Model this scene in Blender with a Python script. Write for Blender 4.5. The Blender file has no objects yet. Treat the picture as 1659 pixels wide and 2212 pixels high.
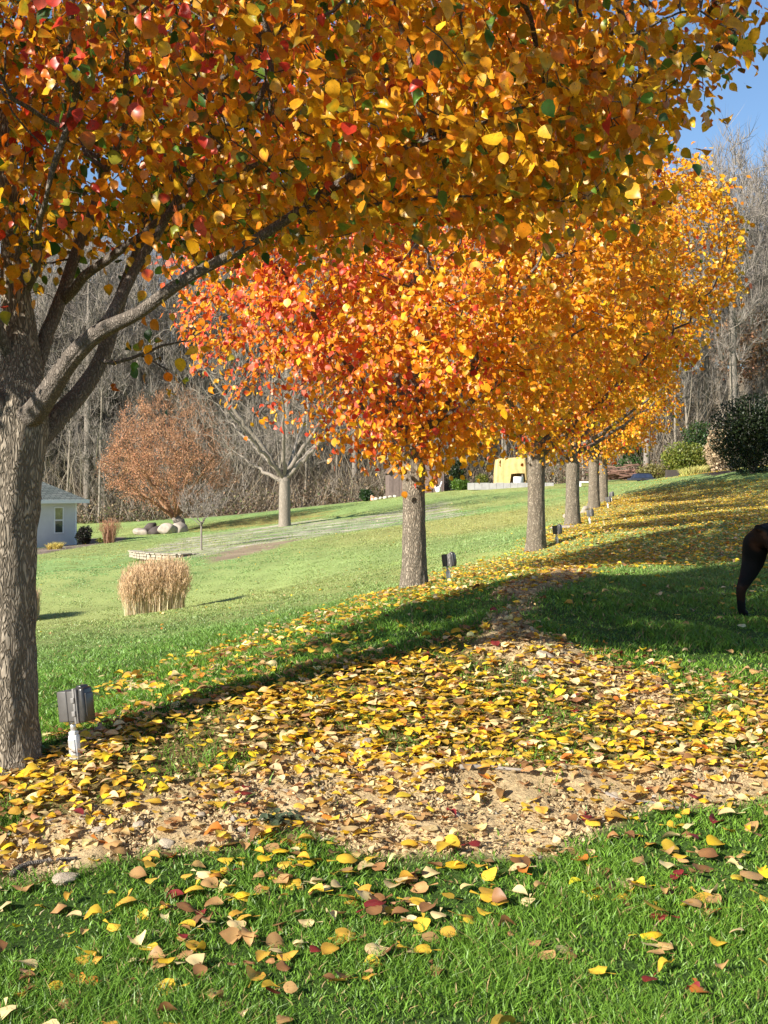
import bpy, math, random
import numpy as np
from mathutils import Vector, Matrix, Euler

# ------------------------------------------------------------------ camera, world, sun, exposure
R = math.radians
scene = bpy.context.scene
col = scene.collection
CAMZ, F, CX, HY = 1.40, 2600.0, 829.5, 1061.0      # camera height, focal length and horizon on a 1659 x 2212 frame
DS = F / 1703.0                                      # distances below are given for a 1703 focal length
HW = 829.5 / F
cd = bpy.data.cameras.new("camera")
cd.sensor_fit = 'VERTICAL'
cd.sensor_height = 36.0
cd.lens = 36.0 * F / 2212.0
cd.shift_y = -(1106.0 - HY) / 2212.0
cd.clip_start, cd.clip_end = 0.05, 2000.0
cam = bpy.data.objects.new("camera", cd)
cam.location = (0, 0, CAMZ)
cam.rotation_euler = (R(90), 0, 0)
col.objects.link(cam)
scene.camera = cam

SUN_EL, SUN_AZ = R(27.0), R(51.0)                    # azimuth: left of straight behind the camera
SUNV = np.array([-math.sin(SUN_AZ) * math.cos(SUN_EL), -math.cos(SUN_AZ) * math.cos(SUN_EL), math.sin(SUN_EL)])
w = bpy.data.worlds.new("World")
scene.world = w
w.use_nodes = True
nt = w.node_tree
sky = nt.nodes.new("ShaderNodeTexSky")
sky.sky_type = 'NISHITA'
sky.sun_disc = False
sky.sun_elevation = SUN_EL
sky.sun_rotation = math.atan2(SUNV[0], SUNV[1])
sky.air_density, sky.dust_density, sky.ozone_density = 1.0, 0.05, 3.8
bg = nt.nodes["Background"]
bg.inputs[1].default_value = 0.078
nt.links.new(sky.outputs[0], bg.inputs[0])
sl = bpy.data.lights.new("sun", 'SUN')
sl.energy, sl.angle, sl.color = 5.0, R(0.53), (1.0, 0.93, 0.82)
so = bpy.data.objects.new("sun", sl)
so.rotation_euler = Vector(SUNV).to_track_quat('Z', 'Y').to_euler()
so.location = (-30, -30, 40)
col.objects.link(so)
scene.view_settings.view_transform = 'Standard'
scene.view_settings.look = 'None'
scene.view_settings.exposure = 1.08
scene.view_settings.gamma = 1.0

rng = np.random.default_rng(7)
random.seed(7)

# ------------------------------------------------------------------ helpers
def P(px, py, d):
    d = d * DS
    return np.array([(px - CX) / F * d, d, CAMZ - (py - HY) / F * d])

def tag(o, label=None, cat=None, group=None, kind=None):
    if label: o["label"] = label
    if cat: o["category"] = cat
    if group: o["group"] = group
    if kind: o["kind"] = kind
    return o

def empty(name, loc=(0, 0, 0), rz=0.0):
    o = bpy.data.objects.new(name, None)
    o.empty_display_size = 0.2
    o.location = loc
    o.rotation_euler = (0, 0, rz)
    col.objects.link(o)
    return o

def make_mesh(name, V, faces, colr=None, smooth=True):
    """faces: list of int arrays (n,k)"""
    me = bpy.data.meshes.new(name)
    V = np.asarray(V, dtype=np.float32)
    faces = [np.asarray(f, dtype=np.int32) for f in faces if len(f)]
    me.vertices.add(len(V))
    me.vertices.foreach_set("co", V.ravel())
    nl = sum(f.size for f in faces)
    npoly = sum(len(f) for f in faces)
    me.loops.add(nl)
    me.polygons.add(npoly)
    li = np.concatenate([f.ravel() for f in faces])
    tot = np.concatenate([np.full(len(f), f.shape[1], dtype=np.int32) for f in faces])
    st = np.concatenate([[0], np.cumsum(tot)[:-1]]).astype(np.int32)
    me.loops.foreach_set("vertex_index", li)
    me.polygons.foreach_set("loop_start", st)
    me.polygons.foreach_set("loop_total", tot)
    me.polygons.foreach_set("use_smooth", np.full(npoly, smooth, dtype=bool))
    if colr is not None:
        a = me.attributes.new("Col", 'FLOAT_COLOR', 'POINT')
        c = np.ones((len(V), 4), dtype=np.float32)
        c[:, :3] = colr
        a.data.foreach_set("color", c.ravel())
    me.update(calc_edges=True)
    return me

def link(name, me, mat, parent=None, loc=None):
    o = bpy.data.objects.new(name, me)
    if mat and not len(me.materials): me.materials.append(mat)
    if parent: o.parent = parent
    if loc is not None: o.location = loc
    col.objects.link(o)
    return o

def copy_thing(root, loc, rz=0.0, sc=1.0):
    c = root.copy(); col.objects.link(c)
    c.location = loc; c.rotation_euler = (0, 0, rz)
    c.scale = (sc, sc, sc) if not hasattr(sc, '__len__') else sc
    for ch in list(root.children):
        k = ch.copy(); col.objects.link(k); k.parent = c
        for g in list(ch.children):
            q = g.copy(); col.objects.link(q); q.parent = k
    return c

class MB:
    def __init__(s): s.v, s.f = [], []
    def add(s, V, Fs):
        n = len(s.v)
        s.v += [tuple(map(float, p)) for p in V]
        s.f += [tuple(i + n for i in f) for f in Fs]
        return s
    def box(s, c, size, rot=None, taper=1.0, bev=0.0):
        import bmesh
        bm = bmesh.new()
        bmesh.ops.create_cube(bm, size=1.0)
        for v in bm.verts:
            k = taper if v.co.z > 0 else 1.0
            v.co = Vector((v.co.x * size[0] * k, v.co.y * size[1] * k, v.co.z * size[2]))
        if bev > 0:
            bmesh.ops.bevel(bm, geom=list(bm.edges), offset=bev, segments=2, profile=0.6, affect='EDGES')
        M = Matrix.Translation(Vector(c)) @ (rot.to_matrix().to_4x4() if rot else Matrix.Identity(4))
        bm.verts.index_update()
        s.add([M @ v.co for v in bm.verts], [[v.index for v in f.verts] for f in bm.faces])
        bm.free()
        return s
    def tube(s, pts, rad, n=10, cap=True):
        V, Q = tube_arrays(np.array(pts, float), np.array(rad, float) if hasattr(rad, '__len__') else np.full(len(pts), rad), n)
        Fs = [list(q) for q in Q]
        if cap:
            m = len(pts)
            Fs.append(list(range(n))[::-1]); Fs.append([(m - 1) * n + i for i in range(n)])
        return s.add(V, Fs)
    def poly(s, V, Fs): return s.add(V, Fs)
    def rock(s, c, size, seed=0, sub=3, rough=0.18, flat=None, up=(0, 0)):
        import bmesh
        bm = bmesh.new()
        bmesh.ops.create_icosphere(bm, subdivisions=sub, radius=1.0)
        V = np.array([v.co[:] for v in bm.verts])
        r = np.random.default_rng(seed)
        planes = r.normal(size=(20, 3)); planes /= np.linalg.norm(planes, axis=1)[:, None]
        D = r.uniform(0.55, 0.9, 20)
        for pl, dd in zip(planes, D):
            t = V @ pl
            V -= np.maximum(t - dd, 0)[:, None] * pl * 0.85
        V *= (1 + rough * snoise(V, 2.5, seed) + rough * .4 * snoise(V, 7, seed + 1))[:, None]
        V = V * np.array(size) + np.array(c)
        bm.verts.index_update()
        Fs = [[v.index for v in f.verts] for f in bm.faces]
        bm.free()
        return s.add(V, Fs)
    def build(s, name, mat, parent=None, smooth=False, loc=None):
        me = bpy.data.meshes.new(name)
        me.from_pydata(s.v, [], s.f)
        me.update()
        if smooth: me.polygons.foreach_set("use_smooth", [True] * len(me.polygons))
        return link(name, me, mat, parent, loc)

def snoise(p, freq, seed, oct=1):
    r = np.random.default_rng(1000 + seed)
    p = np.atleast_2d(p)
    out = np.zeros(len(p))
    amp, tot = 1.0, 0.0
    for _ in range(oct):
        K = r.normal(size=(7, p.shape[1])); K /= np.linalg.norm(K, axis=1)[:, None]
        K *= freq * r.uniform(.6, 1.5, (7, 1))
        ph = r.uniform(0, 6.28, 7)
        out += amp * np.sin(p @ K.T + ph).sum(1) / 3.2
        tot += amp; amp *= .5; freq *= 2.1
    return out / tot

def tube_arrays(p, r, n):
    m = len(p)
    t = np.empty_like(p)
    t[1:-1] = p[2:] - p[:-2]
    t[0] = p[1] - p[0]; t[-1] = p[-1] - p[-2]
    t /= np.linalg.norm(t, axis=1)[:, None] + 1e-9
    mt = t.mean(0)
    ref = np.array([0, 0, 1.0]) if abs(mt[2]) < 0.75 * np.linalg.norm(mt) + 1e-6 else np.array([0.0, 1.0, 0])
    u = np.cross(t, ref); u /= np.linalg.norm(u, axis=1)[:, None] + 1e-9
    v = np.cross(t, u)
    a = np.arange(n) / n * 2 * np.pi
    V = p[:, None, :] + r[:, None, None] * (np.cos(a)[None, :, None] * u[:, None, :] + np.sin(a)[None, :, None] * v[:, None, :])
    i = np.arange(m - 1)[:, None] * n
    j = np.arange(n)[None, :]; k = (j + 1) % n
    Q = np.stack([i + j, i + k, i + n + k, i + n + j], -1).reshape(-1, 4)
    return V.reshape(-1, 3), Q

# ------------------------------------------------------------------ materials
def mat_new(name):
    m = bpy.data.materials.new(name); m.use_nodes = True
    n = m.node_tree.nodes; l = m.node_tree.links
    b = n["Principled BSDF"]
    return m, n, l, b

def mixcol(n, l, a, b, fac, mode='MIX'):
    x = n.new("ShaderNodeMix"); x.data_type = 'RGBA'; x.blend_type = mode
    for sock, v in ((x.inputs[0], fac), (x.inputs[6], a), (x.inputs[7], b)):
        if hasattr(v, 'links'): l.new(v, sock)
        elif sock.type == 'VALUE': sock.default_value = v
        else: sock.default_value = (*v, 1)
    return x.outputs[2]

def noise(n, l, scale, detail=4, rough=.55, vec=None, dist=0):
    x = n.new("ShaderNodeTexNoise"); x.inputs["Scale"].default_value = scale
    x.inputs["Detail"].default_value = detail; x.inputs["Roughness"].default_value = rough
    x.inputs["Distortion"].default_value = dist
    if vec: l.new(vec, x.inputs["Vector"])
    return x.outputs["Fac"]

def ramp(n, l, fac, stops):
    x = n.new("ShaderNodeValToRGB")
    e = x.color_ramp.elements
    while len(e) < len(stops): e.new(0.5)
    for i, (p, c) in enumerate(stops):
        e[i].position = p
        e[i].color = (*c, 1) if hasattr(c, '__len__') else (c, c, c, 1)
    l.new(fac, x.inputs[0])
    return x.outputs[0]

def coords(n, l, scale=(1, 1, 1), kind="Object"):
    tc = n.new("ShaderNodeTexCoord"); mp = n.new("ShaderNodeMapping")
    mp.inputs["Scale"].default_value = scale
    l.new(tc.outputs[kind], mp.inputs[0])
    return mp.outputs[0]

def bump(n, l, b, h, strength, dist):
    x = n.new("ShaderNodeBump"); x.inputs["Strength"].default_value = strength; x.inputs["Distance"].default_value = dist
    l.new(h, x.inputs["Height"]); l.new(x.outputs[0], b.inputs["Normal"])

def attr(n, name="Col"):
    a = n.new("ShaderNodeAttribute"); a.attribute_name = name
    return a.outputs["Color"]

def m_simple(name, c, rough=.6, metal=0.0, var=.25, scale=20, bs=0.0, spec=.4):
    m, n, l, b = mat_new(name)
    v = coords(n, l)
    f = noise(n, l, scale, 5, .6, v)
    cc = ramp(n, l, f, [(.3, tuple(x * (1 - var) for x in c)), (.7, tuple(min(1, x * (1 + var)) for x in c))])
    l.new(cc, b.inputs["Base Color"])
    b.inputs["Roughness"].default_value = rough; b.inputs["Metallic"].default_value = metal
    b.inputs["Specular IOR Level"].default_value = spec
    if bs: bump(n, l, b, f, bs, .02)
    return m

def m_leaf(name, trans=.38, rough=.42, spec=.5, spots=0.0):
    m, n, l, b = mat_new(name)
    a = attr(n)
    v = coords(n, l)
    f = noise(n, l, 55, 3, .6, v)
    c = mixcol(n, l, a, ramp(n, l, f, [(.3, .72), (.65, 1.12)]), .8, 'MULTIPLY')
    if spots:
        f2 = noise(n, l, 130, 2, .5, v)
        c = mixcol(n, l, c, (.10, .045, .015), ramp(n, l, f2, [(.64, 0.0), (.70, spots)]))
    l.new(c, b.inputs["Base Color"])
    b.inputs["Roughness"].default_value = rough; b.inputs["Specular IOR Level"].default_value = spec
    t = n.new("ShaderNodeBsdfTranslucent"); l.new(c, t.inputs[0])
    mx = n.new("ShaderNodeMixShader"); mx.inputs[0].default_value = trans
    l.new(b.outputs[0], mx.inputs[1]); l.new(t.outputs[0], mx.inputs[2])
    l.new(mx.outputs[0], n["Material Output"].inputs[0])
    return m

def m_bark(name, dark, light, sc=1.0, stretch=.22, bs=.9, lichen=None):
    m, n, l, b = mat_new(name)
    v = coords(n, l, (sc, sc, sc * stretch))
    vo = n.new("ShaderNodeTexVoronoi"); vo.feature = 'DISTANCE_TO_EDGE'; vo.inputs["Scale"].default_value = 60
    wn = n.new("ShaderNodeTexNoise"); wn.inputs["Scale"].default_value = 14; wn.inputs["Detail"].default_value = 3
    l.new(v, wn.inputs["Vector"])
    wv = n.new("ShaderNodeVectorMath"); wv.operation = 'MULTIPLY_ADD'; wv.inputs[1].default_value = (.16, .16, .16)
    l.new(wn.outputs["Color"], wv.inputs[0]); l.new(v, wv.inputs[2])
    l.new(wv.outputs[0], vo.inputs["Vector"])
    furrow = ramp(n, l, vo.outputs["Distance"], [(0.0, 0.0), (.08, .2), (.24, 1.0)])
    f2 = noise(n, l, 30, 6, .65, v)
    base = ramp(n, l, f2, [(.25, tuple(.55 * a + .45 * c for a, c in zip(dark, light))), (.75, light)])
    c = mixcol(n, l, tuple(.85 * a + .15 * c for a, c in zip(dark, light)), base, furrow)
    if lichen:
        f3 = noise(n, l, 6, 4, .6, coords(n, l))
        c = mixcol(n, l, c, lichen, ramp(n, l, f3, [(.56, 0.0), (.72, .5)]))
    l.new(c, b.inputs["Base Color"])
    b.inputs["Roughness"].default_value = .9; b.inputs["Specular IOR Level"].default_value = .15
    h = mixcol(n, l, furrow, f2, .35)
    bump(n, l, b, h, bs, .012)
    return m

def m_col(name, rough=.8, spec=.2, fine=60, amt=.5, bs=.0, bd=.01, lo=.6, hi=1.3):
    m, n, l, b = mat_new(name)
    f = noise(n, l, fine, 6, .65, coords(n, l))
    c = mixcol(n, l, attr(n), ramp(n, l, f, [(.3, lo), (.7, hi)]), amt, 'MULTIPLY')
    l.new(c, b.inputs["Base Color"])
    b.inputs["Roughness"].default_value = rough; b.inputs["Specular IOR Level"].default_value = spec
    if bs: bump(n, l, b, f, bs, bd)
    return m

M = {}
M['leaf'] = m_leaf("autumn_leaf", .45, .38, .5, .7)
M['fallen'] = m_leaf("fallen_leaf", .25, .5, .4, .5)
M['grass'] = m_leaf("grass_blade", .30, .45, .4)
M['bark'] = m_bark("pear_bark", (.065, .052, .037), (.46, .39, .30), 1.0, .26, 1.0)
M['bark_far'] = m_bark("grey_bark", (.16, .13, .10), (.42, .37, .31), .5, .2, .6)
M['bark_pale'] = m_bark("pale_bark", (.17, .145, .115), (.37, .315, .25), .5, .2, .5)
M['twig'] = m_simple("bare_twig", (.235, .205, .175), .9, 0, .3, 3, 0, .1)
M['twig_limb'] = m_bark("limb_bark", (.07, .058, .048), (.27, .23, .19), 1.3, .35, .7)
M['dry'] = m_leaf("dry_grass", .2, .7, .2)
M['ground'] = m_col("ground_cover", .95, .1, 55, .75, .9, .02, .55, 1.4)
M['soil'] = m_col("soil_clods", .95, .1, 90, .6, .8, .004, .6, 1.3)
M['stone'] = m_simple("stone", (.43, .355, .26), .85, 0, .3, 14, .5, .2)
M['boulder'] = m_simple("boulder", (.36, .31, .26), .9, 0, .25, 4, .5, .2)

# ------------------------------------------------------------------ terrain
CP = [(830, 2212, 2.0), (0, 2212, 2.03), (1659, 2212, 1.98), (830, 1850, 2.85), (0, 1900, 2.75), (1659, 1850, 2.75),
      (830, 1640, 3.4), (1659, 1640, 3.35), (1300, 1500, 3.9), (830, 1480, 3.95), (1659, 1480, 4.0), (1659, 1345, 5.25),
      (1659, 1250, 7.4), (1659, 1180, 10), (1659, 1111, 16), (1659, 1063, 24), (1620, 1022, 28), (1400, 1090, 22), (1450, 1200, 9.6),
      (12, 1648, 3.4), (165, 1636, 3.4), (972, 1255, 8.3), (895, 1272, 8.2), (1203, 1172, 12.4), (1158, 1186, 12.3), (1275, 1130, 17.4), (1237, 1133, 17.4),
      (1315, 1092, 22), (1283, 1097, 22), (1320, 1080, 26), (600, 1430, 4.28), (410, 1500, 3.9), (860, 1350, 4.9), (1100, 1290, 5.6),
      (100, 1560, 4.4), (100, 1450, 7), (100, 1350, 12), (100, 1250, 20), (335, 1340, 15), (600, 1330, 9.4), (700, 1255, 13.5),
      (700, 1200, 20), (1000, 1150, 21), (120, 1181, 36), (240, 1170, 38), (615, 1138, 36), (435, 1188, 27), (340, 1207, 26.5),
      (330, 1155, 42), (300, 1130, 52), (700, 1092, 55), (930, 1065, 51), (1060, 1056, 48), (1200, 1052, 47), (1290, 1050, 46), (1400, 1040, 46), (1440, 1030, 46),
      (1540, 1020, 39), (1050, 1100, 33), (1659, 1012, 42), (1100, 1060, 60), (1400, 1020, 60), (0, 1130, 55)]
cps = [P(*c) for c in CP] + [np.array(q, float) for q in [(0, -3, 0), (4, -3, .1), (-4, -3, .05), (-3, 1, .1), (3.5, 1, .12), (40, 38, 3.5), (-45, 46, -1.4), (90, 92, 6), (-90, 92, 0), (60, 84, 4),
        (0, 200, 20), (80, 200, 22), (-80, 200, 22), (0, 440, 24), (220, 440, 24), (-220, 440, 24), (0, 119, 4.5), (40, 119, 7.5), (-40, 119, 3.0)]]
cps = np.array(cps)
SC = 20.0
def tps_k(r2): return np.where(r2 > 1e-12, .5 * r2 * np.log(r2 + 1e-12), 0)
def _fit():
    X = cps[:, :2] / SC; n = len(X)
    K = tps_k(((X[:, None] - X[None]) ** 2).sum(-1)) + np.eye(n) * 2e-5
    Pm = np.c_[np.ones(n), X]
    A = np.block([[K, Pm], [Pm.T, np.zeros((3, 3))]])
    return X, np.linalg.solve(A, np.r_[cps[:, 2], 0, 0, 0])
TX, TW = _fit()
def h0(xy):
    xy = np.atleast_2d(xy) / SC
    out = np.empty(len(xy))
    for i in range(0, len(xy), 40000):
        q = xy[i:i + 40000]
        out[i:i + 40000] = tps_k(((q[:, None] - TX[None]) ** 2).sum(-1)) @ TW[:-3] + TW[-3] + q @ TW[-2:]
    return out
def ghit0(px, py, hf=h0):
    d = np.geomspace(1.8, 190, 560)
    r = np.stack([(px - CX) / F * d, d], 1)
    z = CAMZ - (py - HY) / F * d
    below = z < hf(r)
    i = int(np.argmax(below)) if below.any() else len(d) - 1
    return r[i]
MOUND = [ghit0(1215, 1262), ghit0(1120, 1330), ghit0(1090, 1400)]
RIDGE = [ghit0(px, py) for px, py in [(960, 1700), (1100, 1690), (1250, 1695), (1400, 1705), (1550, 1700), (1660, 1705)]]
def seg_dist(xy, pts):
    best = np.full(len(xy), 1e9)
    for a, b in zip(pts[:-1], pts[1:]):
        ab = b - a
        t = np.clip(((xy - a) @ ab) / (ab @ ab), 0, 1)
        best = np.minimum(best, np.linalg.norm(xy - a - t[:, None] * ab, axis=1))
    return best
def hz(xy):
    xy = np.atleast_2d(np.asarray(xy, float))
    z = h0(xy)
    dm = seg_dist(xy, MOUND)
    z += .10 * np.exp(-(dm / .38) ** 2)
    dr = seg_dist(xy, RIDGE)
    z += .055 * np.exp(-(dr / .10) ** 2) * (1 + .5 * snoise(xy, 14, 3))
    near = np.clip(1 - xy[:, 1] / 38, 0, 1)
    z += near * (.012 * snoise(xy, 2.2, 4) + .006 * snoise(xy, 8, 5))
    z += (1 - near) * .05 * snoise(xy, .5, 6)
    return z
def G(px, py):
    q = ghit0(px, py, hz)
    return np.array([q[0], q[1], hz(q[None])[0]])
def on_ground(x, y): return np.array([x, y, hz(np.array([[x, y]]))[0]])

def gp(px, py, d): return on_ground((px - CX) / F * d * DS, d * DS)
def wpoly(pts): return np.array([ghit0(a, b) for a, b in pts])
def sdist(xy, poly):
    """signed distance, positive inside"""
    best = np.full(len(xy), 1e9); inside = np.zeros(len(xy), bool)
    n = len(poly)
    for i in range(n):
        a, b = poly[i], poly[(i + 1) % n]
        ab = b - a
        t = np.clip(((xy - a) @ ab) / (ab @ ab + 1e-12), 0, 1)
        best = np.minimum(best, np.linalg.norm(xy - a - t[:, None] * ab, axis=1))
        c = (a[1] > xy[:, 1]) != (b[1] > xy[:, 1])
        with np.errstate(divide='ignore', invalid='ignore'):
            xi = (b[0] - a[0]) * (xy[:, 1] - a[1]) / (b[1] - a[1]) + a[0]
        inside ^= c & (xy[:, 0] < xi)
    return np.where(inside, best, -best)
def sm(x, a, b):
    t = np.clip((x - a) / (b - a), 0, 1); return t * t * (3 - 2 * t)

Z_DIRT = wpoly([(-90, 1800), (200, 1745), (420, 1690), (640, 1610), (760, 1580), (900, 1640), (1100, 1665), (1300, 1675), (1760, 1680), (1760, 1745), (1400, 1758), (1290, 1790), (1200, 1830), (1000, 1850), (700, 1845), (420, 1850), (200, 1880), (0, 1900), (-90, 1905)])
Z_RIB = wpoly([(1230, 1228), (1300, 1240), (1200, 1300), (1175, 1395), (1400, 1480), (1490, 1560), (1400, 1560), (1250, 1470), (1040, 1425), (1050, 1370), (1110, 1300)])
Z_HEAVY = wpoly([(-90, 1760), (-90, 1690), (78, 1645), (170, 1600), (300, 1562), (420, 1530), (560, 1490), (700, 1455), (860, 1425), (1050, 1410), (1250, 1440), (1450, 1500), (1760, 1490), (1760, 1700), (1300, 1690), (900, 1690), (640, 1660), (420, 1740), (150, 1780)])
Z_STRIP = wpoly([(300, 1470), (520, 1390), (700, 1330), (860, 1272), (1000, 1225), (1150, 1175), (1230, 1130), (1290, 1095), (1340, 1068), (1500, 1045), (1760, 1030), (1760, 1200), (1500, 1225), (1230, 1240), (1100, 1300), (860, 1330), (640, 1420), (480, 1490)])
Z_SHADE = wpoly([(640, 1440), (860, 1350), (1100, 1290), (1300, 1230), (1760, 1230), (1760, 1480), (1450, 1490), (1250, 1440), (1050, 1410), (860, 1425)])
Z_GRAVEL = wpoly([(275, 1200), (400, 1162), (520, 1146), (640, 1131), (760, 1121), (860, 1104), (960, 1082), (1020, 1108), (900, 1130), (760, 1146), (640, 1168), (560, 1182), (470, 1196), (420, 1206)])
Z_BARE = wpoly([(430, 1215), (480, 1193), (560, 1175), (640, 1165), (600, 1182), (520, 1205), (450, 1218)])
Z_MULCH1 = wpoly([(60, 1187), (120, 1178), (190, 1165), (270, 1160), (275, 1168), (180, 1182), (80, 1197)])
Z_MULCH2 = wpoly([(1500, 1022), (1540, 1012), (1592, 1008), (1600, 1020), (1540, 1030), (1490, 1031)])
Z_LEAFORANGE = wpoly([(400, 1145), (480, 1130), (600, 1112), (690, 1100), (690, 1112), (600, 1130), (450, 1152)])

def covers(xy):
    nz = snoise(xy, 3.0, 11) * .07 + snoise(xy, 9, 12) * .045
    dirt = sm(sdist(xy, Z_DIRT) + nz, -.05, .07)
    rib = sm(sdist(xy, Z_RIB) + nz * 1.6 + .07, -.06, .10)
    return dirt, rib

def build_ground():
    rows, cols = 700, 440
    dd = np.geomspace(.5, 450, rows) - 3.0
    t = np.linspace(-.78, .78, cols)
    D, T = np.meshgrid(dd, t, indexing='ij')
    xy = np.stack([(T * (D + 3.4)).ravel(), D.ravel()], 1)
    z = hz(xy)
    dirt, rib = covers(xy)
    soil = np.maximum(dirt, rib)
    z += soil * (.012 * snoise(xy, 22, 21) + .007 * snoise(xy, 55, 22)) * np.clip(1.4 - xy[:, 1] / 18, 0, 1)
    n1 = snoise(xy, 1.3, 31, 2); n2 = snoise(xy, .35, 32); n3 = snoise(xy, 6, 33)
    d = xy[:, 1]
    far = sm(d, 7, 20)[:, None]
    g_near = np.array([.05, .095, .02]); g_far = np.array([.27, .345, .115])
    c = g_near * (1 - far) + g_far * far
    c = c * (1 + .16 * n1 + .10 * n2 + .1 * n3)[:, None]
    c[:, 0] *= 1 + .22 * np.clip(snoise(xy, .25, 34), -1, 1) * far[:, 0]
    def lay(mask, colr, var=.15):
        nonlocal c
        cc = np.array(colr)[None] * (1 + var * snoise(xy, 7, 41) + var * snoise(xy, 1.9, 42))[:, None]
        c = c * (1 - mask[:, None]) + cc * mask[:, None]
    lay(soil, (.47, .35, .19), .16)
    hv = sm(sdist(xy, Z_HEAVY) + .1 * n3, -.15, .2) * (1 - soil)
    lay(hv * .75, (.22, .15, .065), .25)
    fz = .35 * n1 + .4 * snoise(xy, 2.2, 43)
    lay(sm(sdist(xy, Z_GRAVEL) + fz, -.3, .5) * np.clip(.62 + .5 * snoise(xy, 3.1, 46) + .2 * n1, .15, .95), (.40, .345, .275), .35)
    lay(sm(sdist(xy, Z_BARE) + fz * .6, -.2, .3), (.30, .23, .15), .15)
    lay(sm(sdist(xy, Z_MULCH1) + fz * .3, -.15, .2), (.20, .155, .125), .3)
    lay(sm(sdist(xy, Z_MULCH2) + fz * .3, -.15, .2), (.085, .06, .055), .3)
    lay(sm(sdist(xy, Z_LEAFORANGE) + fz * 2, -.8, .8) * .6, (.33, .20, .06), .3)
    ang = d - 1.5 * n2
    edge = 81.5 + 3.0 * np.sin(xy[:, 0] * .21)
    edge = np.where(xy[:, 0] > 13, 76, edge)
    lay(sm(ang, edge - 1.5, edge + 3.0), (.20, .155, .10), .3)
    i = np.arange(rows - 1)[:, None] * cols; j = np.arange(cols - 1)[None]
    Q = np.stack([i + j, i + j + 1, i + cols + j + 1, i + cols + j], -1).reshape(-1, 4)
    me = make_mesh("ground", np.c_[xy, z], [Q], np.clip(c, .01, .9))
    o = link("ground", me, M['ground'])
    tag(o, "sloping lawn with bare tan soil, a wood floor behind", None, None, "structure")
build_ground()

# ------------------------------------------------------------------ scatter of leaf-like templates
def leaf_template(fold=.35, curl=.3, wid=.78, petiole=True, twist=0.0, seed=0, crumple=0.0):
    st = [(0.0, 0.0), (.07, .27), (.25, .47), (.52, .48), (.76, .31), (.91, .11), (1.0, 0.0)]
    r = np.random.default_rng(seed)
    V, Fs, prev = [], [], None
    for t, hw in st:
        x = hw * wid
        zc = -curl * (t - .35) ** 2 * np.sign(t - .2) * 1.2
        tw = twist * (t - .5)
        if hw == 0:
            V.append((0, t, zc)); cur = [len(V) - 1]
        else:
            zl = x * fold * (1 + .35 * r.normal()); zr = x * fold * (1 + .35 * r.normal())
            cur = []
            for xx, zz in ((-x, zl), (0, 0), (x, zr)):
                V.append((xx * math.cos(tw), t, zc + zz + xx * math.sin(tw))); cur.append(len(V) - 1)
        if prev is not None:
            if len(prev) == 1: Fs += [(prev[0], cur[1], cur[0], cur[0]), (prev[0], cur[2], cur[1], cur[1])]
            elif len(cur) == 1: Fs += [(prev[0], prev[1], cur[0], cur[0]), (prev[1], prev[2], cur[0], cur[0])]
            else: Fs += [(prev[0], prev[1], cur[1], cur[0]), (prev[1], prev[2], cur[2], cur[1])]
        prev = cur
    if petiole:
        n = len(V)
        V += [(-.012, 0, 0), (.012, 0, 0), (.05, -.5, .06), (.03, -.5, .05)]
        Fs.append((n, n + 1, n + 2, n + 3))
    if crumple:
        VA = np.array(V); VA[:, 2] += crumple * snoise(VA, 6, seed); V = [tuple(q) for q in VA]
    tri = [f[:3] for f in Fs if f[2] == f[3]]; quad = [f for f in Fs if f[2] != f[3]]
    return np.array(V), np.array(tri), np.array(quad)
def fine_leaf(fold, curl, wid, crum, seed, cup=0.0):
    r = np.random.default_rng(seed)
    ts = [0.0, .06, .2, .38, .56, .74, .88, .96, 1.0]
    hw = [0.02, .24, .43, .49, .47, .35, .19, .07, 0.012]
    us = np.array([-1, -.5, 0, .5, 1.0])
    V = []
    ph = r.uniform(0, 6.28, 3)
    for t, h in zip(ts, hw):
        edge = 1 + .05 * math.sin(t * 21 + ph[0])
        for u in us:
            x = u * h * wid * edge
            z = abs(u) ** 1.3 * h * wid * fold + cup * (u * u * h * .5) - curl * (t - .4) ** 2 * (1.3 if t > .4 else .5)
            V.append((x, t + .03 * u * math.sin(ph[1]), z + .10 * math.sin(t * 5 + ph[2]) * u * h))
    V = np.array(V)
    V[:, 2] += crum * (snoise(V, 5, seed) + .6 * snoise(V, 11, seed + 3))
    V[:, 0] *= 1 - .12 * abs(fold)
    n = len(us)
    Q = np.array([(i * n + j, i * n + j + 1, (i + 1) * n + j + 1, (i + 1) * n + j) for i in range(len(ts) - 1) for j in range(n - 1)])
    k = len(V)
    V = np.r_[V, [(-.014, 0, 0), (.014, 0, 0), (.07 + .1 * r.normal(), -.55, .08), (.04 + .1 * r.normal(), -.55, .06)]]
    Q = np.r_[Q, [(k, k + 1, k + 2, k + 3)]]
    return V, np.zeros((0, 3), int), Q
def small_template(fold=.3):
    V = np.array([(0, 0, 0), (-.34, .25, .34 * fold), (-.36, .62, .36 * fold), (0, .45, 0), (.34, .25, .34 * fold), (.36, .62, .36 * fold), (0, 1, -.1)])
    return V, np.array([(0, 3, 1), (0, 4, 3), (1, 3, 2), (3, 4, 5), (2, 3, 6), (3, 5, 6)]), np.zeros((0, 4), int)

def frames(tip, nrm):
    tip = tip / (np.linalg.norm(tip, axis=1)[:, None] + 1e-9)
    nrm = nrm - (nrm * tip).sum(1)[:, None] * tip
    nrm = nrm / (np.linalg.norm(nrm, axis=1)[:, None] + 1e-9)
    side = np.cross(tip, nrm)
    return np.stack([side, tip, nrm], -1)

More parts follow.
